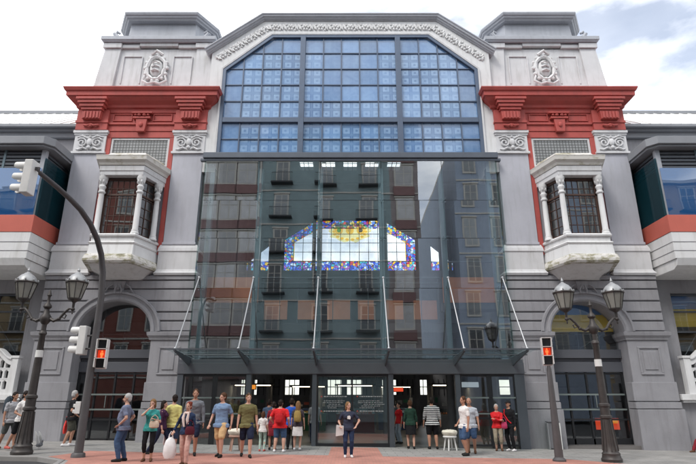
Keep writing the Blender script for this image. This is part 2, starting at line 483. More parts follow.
def tower(s):
    # ---- lower stage: piers, rusticated arch wall
    for a, b in ((6.8, 8.45), (11.65, 13.35)):
        MB(s).box(a, b, 0.0, 0.95, -0.6, 4.14).build('pier_shaft', grey, hall, 0.015)
    for a, b in ((6.8, 8.45), (11.65, 13.35)):
        p = MB(s)
        e0 = a - 0.0 if a < 7 else a - 0.1
        p.box(e0, b + 0.12, -0.16, 0.5, -0.6, 1.36)
        p.box(e0, b + 0.07, -0.10, 0.5, 1.39, 1.64)
        p.box(e0, b + 0.05, -0.055, 0.5, 1.68, 2.42)
        # raised panel frame on the shaft
        x0, x1, z0, z1 = a + 0.38, b - 0.38, 2.72, 3.86
        t = 0.075
        for (u0, u1, v0, v1) in ((x0, x1, z0, z0 + t), (x0, x1, z1 - t, z1), (x0, x0 + t, z0 + t, z1 - t), (x1 - t, x1, z0 + t, z1 - t)):
            p.box(u0, u1, -0.045, 0.1, v0, v1)
        p.box(x0 + 0.2, x1 - 0.2, -0.03, 0.1, z0 + 0.2, z1 - 0.2)
        p.build('pier_plinth', grey, hall, 0.015)
    # impost moulding
    prof = [(0, 4.14), (0.05, 4.14), (0.07, 4.22), (0.14, 4.32), (0.16, 4.46), (0, 4.50)]
    MB(s).sweep_plan([(8.45, 0.9), (8.45, 0.0), (6.80, 0.0)], [(-o, z) for o, z in prof]).build('impost_moulding', grey, hall)
    MB(s).sweep_plan([(13.35, 0.9), (13.35, 0.0), (11.65, 0.0), (11.65, 0.9)], [(-o, z) for o, z in prof]).build('impost_moulding', grey, hall)
    # courses
    lv = [4.50, 4.94, 5.32, 5.80, 6.32, 6.72]
    c = MB(s)
    for z0, z1 in zip(lv[:-1], lv[1:]):
        g = 0.035
        zz = [z0 + g + (z1 - z0 - 2 * g) * i / 5 for i in range(6)]
        if z0 < 5.85:
            for sd_, edge in ((-1, 6.8), (1, 13.35)):
                inner = [(CX + sd_ * max(0.0, arch_x(z, 1.62, 1.37)), z) for z in zz]
                if z1 > 5.9: inner = [(CX + sd_ * arch_x(z, 1.62, 1.37), z) for z in zz]
                c.prism([(edge, zz[0])] + inner + [(edge, zz[-1])], -0.02, 0.06)
        else:
            c.box(6.8, 13.35, -0.02, 0.06, z0 + g, z1 - g)
    c.build('rusticated_course', grey, hall, 0.02)
    # backing wall behind the courses
    bk = MB(s)
    ac = arch_curve(1.62, 1.37)
    n = len(ac)
    bk.prism([(13.33, 4.2)] + [(13.33, 6.8)] + [(CX, 6.8)] + ac[:n // 2 + 1][::-1] + [(11.67, 4.2)], 0.035, 0.95)
    bk.prism([(CX, 6.8), (6.82, 6.8), (6.82, 4.2), (8.43, 4.2)] + ac[n // 2:][::-1], 0.035, 0.95)
    bk.build('arch_wall', greyd, hall)
    # archivolt rings
    r = MB(s)
    r.sweep_front(arch_curve(1.62, 1.37, n=28), [(0, -0.9), (-0.07, -0.9), (-0.07, 0.06), (0.0, 0.12), (0.10, 0.12), (0.12, 0.07), (0.24, 0.07), (0.26, 0.14), (0.34, 0.14), (0.36, 0.0), (0.2, -0.02)][::1])
    r.build('archivolt', grey, hall, smooth=True)
    # keystone ornament
    kx = MB(s)
    kx.prism([(CX - 0.17, 6.2), (CX + 0.17, 6.2), (CX + 0.25, 6.66), (CX - 0.25, 6.66)], -0.10, 0.05)
    for q in (-1, 1):
        kx.tube([(CX + q * 0.12, -0.15, 6.1), (CX + q * 0.15, -0.16, 6.25), (CX + q * 0.06, -0.18, 6.45), (CX + q * 0.02, -0.16, 6.3)], 0.035, 6)
    kx.ball((CX, -0.13, 6.4), (0.07, 0.06, 0.14))
    kx.tube([(CX - 0.62, -0.07, 6.15), (CX - 0.45, -0.09, 6.42), (CX - 0.3, -0.07, 6.5)], 0.03, 6)
    kx.tube([(CX + 0.62, -0.07, 6.15), (CX + 0.45, -0.09, 6.42), (CX + 0.3, -0.07, 6.5)], 0.03, 6)
    kx.build('keystone', grey, hall, 0.01)
    # string under the white pedestal
    sc = MB(s)
    sc.box(6.8, 13.35, -0.05, 0.9, 6.74, 6.92)
    sc.build('string_course', grey, hall, 0.015)
    # ---- glazing inside the arch
    fr = MB(s)
    yg = 0.78
    fr.box(8.45, 11.65, yg - 0.1, yg + 0.12, 2.86, 3.28)
    fr.box(8.45, 11.65, yg - 0.16, yg + 0.12, 3.44, 3.80)
    fr.box(8.45, 11.65, yg - 0.02, yg + 0.12, 3.28, 3.44)
    fr.build('arch_lintel', fascia_m, hall, 0.01)
    fr = MB(s)
    for x in (8.49, 9.25, 10.05, 10.85, 11.61):
        fr.box(x - 0.035, x + 0.035, yg - 0.06, yg + 0.06, -0.3, 2.86)
    for z in (0.18, 0.95, 1.35, 1.95, 2.8):
        fr.box(8.5, 11.6, yg - 0.05, yg + 0.05, z - 0.035, z + 0.035)
    fr.box(8.5, 11.6, yg - 0.06, yg + 0.06, -0.3, 0.2)
    fr.build('shopfront_frame', black, hall)
    rl = MB(s)
    for z in (1.35, 1.95):
        rl.box(8.55, 11.55, yg - 0.115, yg - 0.085, z - 0.035, z + 0.03)
    rl.tube([(10.3, yg - 0.16, 1.42), (10.3, yg - 0.16, 1.92)], 0.018, 6)
    rl.build('door_rail', railg, hall)
    gm = MB(s)
    gm.add([(8.45, yg, -0.1), (11.65, yg, -0.1), (11.65, yg, 2.9), (8.45, yg, 2.9)], [(0, 1, 2, 3)])
    gm.build('shopfront_glass', arch_glass, hall)
    gm = MB(s)
    a2 = arch_curve(1.62, 1.37)
    gm.add([(x, yg, z) for x, z in [(8.45, 3.78)] + [(8.45, 4.4)] + a2[::-1] + [(11.65, 4.4), (11.65, 3.78)]], [tuple(range(len(a2) + 4))])
    gm.build('fanlight_glass', arch_glass, hall)
    fb = MB(s)
    for x in (9.1, 10.05, 11.0):
        fb.tube([(x, yg + 0.3, 3.8), (x, yg + 0.3, 5.6)], 0.02, 6)
    for x0, x1 in ((8.5, 10.05), (10.05, 11.6)):
        fb.tube([(x0, yg + 0.32, 3.85), (x1, yg + 0.32, 4.75)], 0.018, 6)
    fb.tube([(8.5, yg + 0.3, 4.5), (11.6, yg + 0.3, 4.5)], 0.018, 6)
    fb.build('bracing_bar', steel, hall)

    # ---- upper stage body
    ub = MB(s)
    ub.box(6.95, 13.15, 0.15, 6.0, 6.92, 14.03)
    ub.build('tower_wall', pale, hall)
    # pedestals under the pilasters (white)
    for a, b in ((6.86, 8.5), (11.6, 13.24)):
        pd = MB(s)
        pd.sweep_plan([(a, 0.9), (a, 0.0), (b, 0.0), (b, 0.9)],
                      [(0.0, 6.93), (0.10, 6.93), (0.14, 7.02), (0.07, 7.12), (0.04, 7.2), (0.04, 8.0), (0.08, 8.03), (0.06, 8.17), (0.0, 8.33), (-0.3, 8.33), (-0.3, 6.93)][::-1])
        pd.box(a + 0.29, b - 0.29, 0.02, 0.5, 6.93, 8.33)
        pd.build('pedestal', white, hall)
    # pilasters
    for a, b in ((6.97, 8.40), (11.70, 13.13)):
        pl = MB(s)
        pl.box(a, b, 0.0, 0.4, 8.33, 12.84)
        pl.box(a - 0.04, b + 0.04, -0.04, 0.4, 8.33, 8.45)
        pl.build('pilaster', pale, hall, 0.015)
    # capitals
    for a, b in ((6.97, 8.40), (11.70, 13.13)):
        c = MB(s)
        m = (a + b) / 2
        c.box(a - 0.03, b + 0.03, -0.03, 0.35, 12.84, 13.85)
        c.box(a - 0.08, b + 0.08, -0.09, 0.35, 12.83, 12.93)
        c.box(a - 0.07, b + 0.07, -0.07, 0.35, 13.80, 13.90)
        c.box(a - 0.11, b + 0.11, -0.12, 0.35, 13.90, 14.02)
        for q in (-1, 1):
            sp = []
            for i in range(16):
                t = i / 15; rr = 0.26 * (1 - t * 0.8); an = 2.2 * 2 * pi * t * 0.7 + 0.6
                sp.append((m + q * (0.36 + rr * cos(an)), -0.075, 13.38 + rr * sin(an)))
            c.tube(sp, 0.045, 5)
            c.tube([(m + q * 0.6, -0.06, 13.05), (m + q * 0.45, -0.09, 13.0), (m + q * 0.25, -0.09, 13.1), (m + q * 0.08, -0.07, 13.02)], [0.03, 0.06, 0.06, 0.03], 6)
            c.tube([(m + q * 0.62, -0.05, 13.68), (m + q * 0.35, -0.1, 13.72), (m + q * 0.1, -0.08, 13.6)], [0.03, 0.05, 0.03], 6)
        c.ball((m, -0.08, 13.4), (0.14, 0.08, 0.2))
        c.ball((m, -0.1, 13.12), (0.1, 0.07, 0.1))
        for q in (-0.25, 0, 0.25):
            c.ball((m + q, -0.07, 13.7), (0.06, 0.06, 0.06), 6, 4)
        c.build('capital', white, hall, smooth=True)
    # red recess frame
    rf = MB(s)
    for q in (-1, 1):
        x0, x1 = CX + q * 1.40, CX + q * 1.63
        rf.box(min(x0, x1), max(x0, x1), 0.04, 0.3, 7.9, 13.70)
    rf.box(CX - 1.64, CX + 1.64, 0.035, 0.3, 13.702, 14.03)
    rf.build('recess_frame', red, hall, 0.012)
    pw = MB(s)
    t = 0.07
    for (u0, u1, v0, v1) in ((-1.39, 1.39, 13.6, 13.69), (-1.39, 1.39, 12.2, 12.28), (-1.39, -1.3, 12.28, 13.6), (1.3, 1.39, 12.28, 13.6)):
        pw.box(CX + u0, CX + u1, 0.08, 0.3, v0, v1)
    f_ = pw.build('transom_frame', white, hall)
    g_ = MB(s)
    g_.box(CX - 1.3, CX + 1.3, 0.12, 0.149, 12.2, 13.62)
    g_.build('leaded_transom', leaded, f_)

    # ---- entablature (red)
    en = MB(s)
    en.box(6.97, 13.13, -0.0, 5.8, 14.035, 15.12)
    for a, b in ((6.93, 8.44), (11.66, 13.17)):
        en.box(a, b, -0.14, 0.05, 14.03, 15.10)
        en.box(a - 0.03, b + 0.03, -0.18, 0.06, 14.40, 14.52)
    en.box(8.45, 11.65, -0.07, 0.03, 14.36, 14.46)
    en.box(8.45, 11.65, -0.05, 0.03, 15.0, 15.1)
    for x0, x1 in ((8.62, 9.55), (10.55, 11.48)):
        t = 0.05
        for (u0, u1, v0, v1) in ((x0, x1, 14.55, 14.6), (x0, x1, 14.9, 14.95), (x0, x0 + t, 14.6, 14.9), (x1 - t, x1, 14.6, 14.9)):
            en.box(u0, u1, -0.05, 0.03, v0, v1)
    en.build('entablature', red, hall, 0.01)
    for m in (7.685, 12.415):
        b = MB(s)
        # corbel: fluted block, then flaring steps
        b.prism([(m - 0.42, 14.53), (m + 0.42, 14.53), (m + 0.46, 14.98), (m - 0.46, 14.98)], -0.34, 0)
        for i in range(5):
            b.box(m - 0.36 + i * 0.155, m - 0.26 + i * 0.155, -0.38, -0.3, 14.55, 14.9)
        for i, (hw, y, z0, z1) in enumerate(((0.5, 0.40, 14.99, 15.13), (0.58, 0.46, 15.14, 15.3), (0.66, 0.52, 15.31, 15.46), (0.74, 0.57, 15.47, 15.6))):
            b.box(m - hw, m + hw, -y, 0.02, z0, z1)
        b.tube([(m - 0.36, -0.19, 14.26), (m - 0.15, -0.24, 14.2), (m, -0.22, 14.29), (m + 0.15, -0.24, 14.2), (m + 0.36, -0.19, 14.26)], 0.05, 6)
        b.ball((m, -0.2, 14.2), (0.1, 0.08, 0.07))
        b.build('corbel', red, hall, 0.012)
    ks = MB(s)
    ks.prism([(CX - 0.2, 13.95), (CX + 0.2, 13.95), (CX + 0.27, 14.62), (CX - 0.27, 14.62)], -0.16, 0)
    ks.box(CX - 0.42, CX + 0.42, -0.2, 0, 14.63, 14.72)
    ks.box(CX - 0.5, CX + 0.5, -0.22, 0, 14.9, 14.98)
    ks.ball((CX, -0.18, 14.3), (0.1, 0.06, 0.13))
    for q in (-1, 1):
        ks.ball((CX + q * 0.12, -0.2, 14.8), (0.09, 0.07, 0.06)); ks.ball((CX + q * 0.3, -0.18, 14.81), (0.07, 0.06, 0.05))
    ks.build('frieze_bracket', red, hall, 0.01)
    co = MB(s)
    prof = [(-0.2, 15.1), (0.04, 15.1), (0.05, 15.2), (0.14, 15.24), (0.17, 15.36), (0.34, 15.50), (0.44, 15.62), (0.46, 15.68), (0.53, 15.69), (0.54, 15.90), (0.60, 15.93), (0.66, 16.06), (0.66, 16.11), (-0.2, 16.16)]
    co.sweep_plan([(6.95, 4.5), (6.95, 0.0), (13.15, 0.0), (13.15, 4.5)], prof[::1])
    co.box(7.1, 13.0, 0.15, 4.4, 15.1, 16.14)
    co.build('cornice', red, hall, 0.008)

    # ---- attic
    at = MB(s)
    AX = 9.85
    at.frustum([(AX - 3.0, 0.35), (AX + 3.0, 0.35), (AX + 3.0, 5.2), (AX - 3.0, 5.2)], [(AX - 2.72, 0.42), (AX + 2.72, 0.42), (AX + 2.72, 5), (AX - 2.72, 5)], 16.10, 19.0)
    at.box(AX - 3.12, AX + 3.12, 0.16, 5.3, 16.17, 16.36)
    at.build('attic_wall', white, hall, 0.012)
    ap = MB(s)
    for q in (-1, 1):
        lo = [(AX + q * 3.05, 0.22), (AX + q * 2.1, 0.22), (AX + q * 2.1, 0.5), (AX + q * 3.05, 1.2)]
        hi = [(AX + q * 2.76, 0.30), (AX + q * 1.95, 0.30), (AX + q * 1.95, 0.6), (AX + q * 2.76, 1.2)]
        ap.frustum(lo, hi, 16.37, 18.95)
        a, b = sorted((AX + q * 2.84, AX + q * 1.9))
        ap.box(a, b, 0.2, 1.3, 18.96, 19.24)
        a, b = sorted((AX + q * 1.89, AX + q * 1.0))
        ap.box(a, b, 0.28, 1.3, 19.0, 19.2)
        t = 0.05
        a, b = sorted((AX + q * 1.75, AX + q * 0.8))
        ap.box(a, b, 0.35, 0.6, 18.5, 18.55)
        for xx in (a, b):
            ap.box(xx - 0.03, xx + 0.03, 0.33, 0.6, 16.9, 18.5)
    ap.box(AX - 0.99, AX + 0.99, 0.24, 1.3, 19.08, 19.34)
    ap.build('attic_pilaster', white, hall, 0.015)
    sh = MB(s)
    zc = 17.75
    sh.ball((AX, 0.32, zc), (0.34, 0.16, 0.5), 14, 10)
    ring = [(AX + 0.46 * cos(2 * pi * i / 20) * (1 + 0.06 * sin(5 * i)), 0.26, zc + 0.66 * sin(2 * pi * i / 20)) for i in range(21)]
    sh.tube(ring, [0.08 + 0.035 * (i % 2) for i in range(21)], 6)
    for i in range(14):
        an = 2 * pi * i / 14
        sh.ball((AX + 0.56 * cos(an), 0.26, zc + 0.76 * sin(an)), (0.11, 0.1, 0.1), 6, 4)
    sh.tube([(AX - 0.3, 0.2, zc + 0.75), (AX, 0.12, zc + 0.95), (AX + 0.3, 0.2, zc + 0.75)], 0.08, 6)
    for dz in (-0.22, 0.02, 0.25):
        sh.tube([(AX - 0.2, 0.16, zc + dz), (AX, 0.1, zc + dz + 0.06), (AX + 0.2, 0.16, zc + dz)], 0.04, 5)
    for q in (-1, 1):
        sh.tube([(AX + q * 0.5, 0.25, zc - 0.45), (AX + q * 0.6, 0.22, zc - 0.75), (AX + q * 0.3, 0.2, zc - 0.95), (AX, 0.2, zc - 0.85)], 0.06, 6)
    sh.build('shield_ornament', whiter, hall, smooth=True)
    # grey ledge, drum and octagonal cap
    lg = MB(s)
    lg.sweep_plan([(AX - 2.8, 5), (AX - 2.8, 0.2), (AX + 2.8, 0.2), (AX + 2.8, 5)], [(-0.3, 19.26), (0.06, 19.26), (0.1, 19.34), (0.14, 19.36), (0.14, 19.56), (0.04, 19.6), (-0.3, 19.6)])
    lg.box(AX - 2.6, AX + 2.6, 0.4, 4.9, 19.1, 19.62)
    lg.build('attic_ledge', greycap, hall, 0.01)
    def octo(hw, c, y0, y1):
        return [(AX - hw + c, y0), (AX + hw - c, y0), (AX + hw, y0 + c * 1.7), (AX + hw, y1), (AX - hw, y1), (AX - hw, y0 + c * 1.7)]
    dr = MB(s)
    dr.frustum(octo(2.46, 0.72, 0.50, 5), octo(2.40, 0.7, 0.52, 5), 19.6, 20.72)
    dr.box(AX - 1.7, AX + 1.7, 0.48, 0.7, 19.62, 19.95)
    dr.build('cap_drum', greycap, hall)
    cp = MB(s)
    pth = [(AX - 2.4, 5), (AX - 2.4, 1.5), (AX - 1.72, 0.32), (AX + 1.72, 0.32), (AX + 2.4, 1.5), (AX + 2.4, 5)]
    cp.sweep_plan(pth, [(-0.6, 20.66), (0.06, 20.66), (0.1, 20.73), (0.18, 20.77), (0.2, 20.85), (0.26, 20.88), (0.30, 20.98), (0.30, 21.04), (-0.6, 21.1)])
    cp.frustum(octo(2.3, 0.7, 0.4, 5), octo(2.0, 0.7, 0.6, 4.8), 20.68, 21.12)
    cp.build('tower_cap', greycap, hall, 0.008)
    for q in (-1, 1):
        sv = MB(s)
        sv.tube([(AX + q * 2.05, 0.45, 19.62), (AX + q * 2.3, 0.45, 19.75), (AX + q * 2.45, 0.45, 19.98), (AX + q * 2.35, 0.45, 20.1), (AX + q * 2.2, 0.45, 20.0)], [0.12, 0.13, 0.12, 0.09, 0.06], 8)
        sv.tube([(AX + q * 2.3, 0.45, 19.7), (AX + q * 2.6, 0.45, 19.68), (AX + q * 2.72, 0.45, 19.82)], [0.1, 0.09, 0.05], 6)
        sv.build('scroll', greycap, hall, smooth=True)

def oriel(s):
    o = empty('oriel_bay', (0, 0, 0), parent=hall)
    def canted(hf, yf, hw, yw=0.12):
        return [(CX - hw, yw), (CX - hf, yf), (CX + hf, yf), (CX + hw, yw)]
    # soffit tapering under the ledge
    b = MB(s)
    b.frustum(canted(0.35, -0.35, 1.0), canted(0.86, -1.35, 1.36), 6.72, 7.12)
    b.build('soffit', whiter, o, smooth=True)
    lg = MB(s)
    prof = [(-0.25, 7.12), (0.0, 7.12), (0.05, 7.2), (0.05, 7.3), (0.0, 7.44), (-0.05, 7.5), (-0.25, 7.5)]
    lg.sweep_plan(canted(0.97, -1.58, 1.5), prof)
    lg.frustum(canted(0.9, -1.45, 1.42), canted(0.9, -1.45, 1.42), 7.13, 7.49)
    lg.build('mossy_ledge', moss, o)
    pa = MB(s)
    pa.frustum(canted(0.95, -1.45, 1.45), canted(0.93, -1.38, 1.42), 7.50, 8.02)
    pa.sweep_plan(canted(0.93, -1.38, 1.42), [(-0.2, 7.95), (0.03, 7.97), (0.06, 8.04), (-0.02, 8.1), (-0.2, 8.1)])
    pa.frustum(canted(0.9, -1.33, 1.4), canted(0.9, -1.33, 1.4), 8.1, 8.32)
    pa.sweep_plan(canted(0.92, -1.36, 1.42), [(-0.25, 8.3), (0.04, 8.31), (0.06, 8.38), (0.0, 8.44), (-0.25, 8.44)])
    pa.build('parapet', whiter, o, 0.01)
    cols = [(-0.83, -1.2), (0.83, -1.2), (-1.27, -0.28), (1.27, -0.28)]
    for dx, y in cols:
        c = MB(s)
        c.lathe((CX + dx, y, 8.44), [(0.17, 0), (0.17, 0.08), (0.14, 0.12), (0.15, 0.17), (0.12, 0.24), (0.115, 1.6), (0.105, 1.85), (0.15, 1.9), (0.15, 1.96), (0.11, 2.0), (0.12, 2.1), (0.15, 2.16), (0.14, 2.22), (0.10, 2.26), (0.11, 2.34), (0.16, 2.46), (0.19, 2.55), (0.19, 2.68)], 14)
        for k in range(6):
            an = k * pi / 3
            c.ball((CX + dx + 0.14 * cos(an), y + 0.14 * sin(an), 8.44 + 2.42), (0.045, 0.045, 0.09), 6, 4)
        c.build('column', whiter, o, smooth=True)
    # windows set behind the columns
    wd = canted(0.76, -1.0, 1.22, 0.1)
    for i in range(3):
        (xa, ya), (xb, yb) = wd[i], wd[i + 1]
        da = Vector((xb - xa, yb - ya)); ln = da.length; da /= ln
        nrm = Vector((da.y, -da.x))
        f = MB(s)
        def bar(u0, u1, z0, z1, t=0.05):
            pts = [(xa + da.x * u + nrm.x * e, ya + da.y * u + nrm.y * e) for u, e in ((u0, 0), (u1, 0), (u1, t), (u0, t))]
            f.prism(pts, z0, z1, 'z')
        bar(0, 0.07, 8.44, 11.1); bar(ln - 0.07, ln, 8.44, 11.1); bar(0, ln, 8.44, 8.56); bar(0, ln, 11.0, 11.1); bar(0, ln, 10.28, 10.36)
        nb = 6 if ln > 1.3 else 3
        for k in range(1, nb):
            bar(ln * k / nb - 0.012, ln * k / nb + 0.012, 8.5, 11.05, 0.03)
        for k in range(1, 6):
            z = 8.5 + k * 0.42
            bar(0, ln, z, z + 0.022, 0.028)
        w = f.build('oriel_window', brownin, o)
        g = MB(s)
        g.add([(xa, ya, 8.44), (xb, yb, 8.44), (xb, yb, 11.1), (xa, ya, 11.1)], [(0, 1, 2, 3)])
        g.build('pane', oriel_glass, w)
    # room behind, dark
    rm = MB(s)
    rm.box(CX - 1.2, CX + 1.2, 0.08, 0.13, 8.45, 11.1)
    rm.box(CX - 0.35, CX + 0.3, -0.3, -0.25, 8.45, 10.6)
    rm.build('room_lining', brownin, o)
    et = MB(s)
    et.sweep_plan(canted(0.93, -1.36, 1.42, 0.14), [(-0.3, 11.12), (0.02, 11.12), (0.03, 11.3), (0.06, 11.32), (0.07, 11.55), (-0.3, 11.56)])
    et.frustum(canted(0.8, -1.2, 1.3), canted(0.8, -1.2, 1.3), 11.13, 11.6)
    et.build('oriel_entablature', white, o, 0.008)
    cn = MB(s)
    cn.sweep_plan(canted(0.95, -1.40, 1.45, 0.14), [(-0.3, 11.57), (0.06, 11.57), (0.10, 11.68), (0.2, 11.78), (0.22, 11.92), (0.24, 11.98), (0.1, 12.02), (-0.3, 12.02)])
    cn.build('oriel_cornice', weath, o, 0.008)
    rf = MB(s)
    rf.frustum(canted(0.93, -1.36, 1.45, 0.14), canted(0.78, -1.0, 1.22, 0.14), 12.0, 12.38)
    rf.build('oriel_roof', moss, o, 0.03)
    return o

# leaded transom panel material: small grid of pale panes
def grid_mat(name, cw, ch, line, cpane, cline, rough=0.4, refl=0.0):
    m, t = new_mat(name)
    l = t.links.new
    out = N(t, 'ShaderNodeOutputMaterial'); b = N(t, 'ShaderNodeBsdfPrincipled')
    b.inputs['Roughness'].default_value = rough
    tc = N(t, 'ShaderNodeTexCoord'); sp = N(t, 'ShaderNodeSeparateXYZ')
    l(tc.outputs['Object'], sp.inputs[0])
    fac = None
    for ax, w in (('X', cw), ('Z', ch)):
        d = N(t, 'ShaderNodeMath', operation='DIVIDE'); d.inputs[1].default_value = w
        f = N(t, 'ShaderNodeMath', operation='FRACT')
        c = N(t, 'ShaderNodeMath', operation='LESS_THAN'); c.inputs[1].default_value = line
        l(sp.outputs[ax], d.inputs[0]); l(d.outputs[0], f.inputs[0]); l(f.outputs[0], c.inputs[0])
        if fac is None: fac = c.outputs[0]
        else:
            mx = N(t, 'ShaderNodeMath', operation='MAXIMUM'); l(fac, mx.inputs[0]); l(c.outputs[0], mx.inputs[1]); fac = mx.outputs[0]
    n = N(t, 'ShaderNodeTexNoise'); n.inputs['Scale'].default_value = 3
    l(tc.outputs['Object'], n.inputs['Vector'])
    r = N(t, 'ShaderNodeValToRGB')
    r.color_ramp.elements[0].color = (*[c * 0.75 for c in cpane], 1); r.color_ramp.elements[1].color = (*[min(1, c * 1.2) for c in cpane], 1)
    l(n.outputs['Fac'], r.inputs['Fac'])
    mix = N(t, 'ShaderNodeMixRGB'); l(fac, mix.inputs['Fac']); l(r.outputs['Color'], mix.inputs['Color1']); mix.inputs['Color2'].default_value = (*cline, 1)
    l(mix.outputs['Color'], b.inputs['Base Color']); l(b.outputs['BSDF'], out.inputs['Surface'])
    return m
leaded = grid_mat('leaded_panes', 0.145, 0.145, 0.2, (0.26, 0.27, 0.27), (0.05, 0.05, 0.05))
for s in (-1, 1):
    tower(s)
    oriel(s)

# ------------------------------------------------------------ central gable
G_IN = [(-6.36, 12.1), (-6.36, 17.50), (-4.0, 19.55), (4.0, 19.55), (6.36, 17.50), (6.36, 12.1)]
gw = MB()
for s in (-1, 1):
    gw.prism([(s * 6.36, 11.9), (s * 7.0, 11.9), (s * 7.0, 18.32), (s * 6.36, 17.5)], 0.02, 1.5)
    gw.prism([(s * 6.36, 17.5), (s * 7.0, 18.32), (s * 7.0, 18.52), (s * 4.46, 20.47), (s * 4.0, 19.55)], 0.02, 1.5)
gw.prism([(-4.0, 19.55), (-4.46, 20.47), (4.46, 20.47), (4.0, 19.55)], 0.02, 1.5)
gw.build('gable_wall', whiter, hall)
gp = [(-7.15, 18.34), (-4.43, 20.42), (4.43, 20.42), (7.15, 18.34)]
def swf(m, path, prof, y=0.0):
    m.sweep_front(path, [(-o, f) for o, f in prof], y)
gc = MB()
swf(gc, gp, [(0.0, -1.4), (0.0, 0.05), (0.04, 0.07), (0.06, 0.13), (0.12, 0.15), (0.14, 0.21), (0.22, 0.23), (0.25, 0.27), (0.30, 0.27), (0.33, -1.4)])
gc.build('gable_cornice', greycap, hall, smooth=False)
tr = MB()
swf(tr, [(-6.36, 12.2), (-6.36, 17.50), (-4.0, 19.55), (4.0, 19.55), (6.36, 17.50), (6.36, 12.2)], [(0, -0.3), (0, 0.06), (0.08, 0.07), (0.1, -0.02), (0.12, -0.3)])
tr.build('window_surround', white, hall)
# carved band: rosettes with leaves between
ob = MB()
path = [(-6.75, 18.12), (-4.23, 20.04), (4.23, 20.04), (6.75, 18.12)]
segs = []
for i in range(3):
    a, b = Vector(path[i]), Vector(path[i + 1])
    n_ = 4 if i != 1 else 11
    for k in range(n_):
        t = (k + 0.5) / n_
        segs.append((a.lerp(b, t), (b - a).normalized(), (b - a).length / n_))
for j, (p, dr_, ln) in enumerate(segs):
    nn = Vector((-dr_.y, dr_.x))
    for k in range(6):
        an = k * pi / 3
        q = p + (dr_ * cos(an) + nn * sin(an)) * 0.13
        ob.ball((q.x, 0.0, q.y), (0.08, 0.07, 0.08), 6, 4)
    ob.ball((p.x, -0.04, p.y), (0.07, 0.08, 0.07), 6, 4)
    for sg in (-1, 1):
        pts = []
        for k in range(6):
            t = k / 5
            q = p + dr_ * sg * (0.22 + t * (ln / 2 - 0.24)) + nn * 0.17 * sin(t * 2 * pi) * sg
            pts.append((q.x, -0.0, q.y))
        ob.tube(pts, [0.06, 0.075, 0.065, 0.07, 0.055, 0.04], 5)
        q = p + dr_ * sg * ln * 0.3 - nn * 0.16 * sg
        ob.ball((q.x, 0.0, q.y), (0.07, 0.045, 0.05), 6, 4)
ob.build('carved_band', whiter, hall, smooth=True)

slate = paint('slate_grey_steel', (0.10, 0.115, 0.14), 0.45, 0.1, 2, 0, metal=0.2)
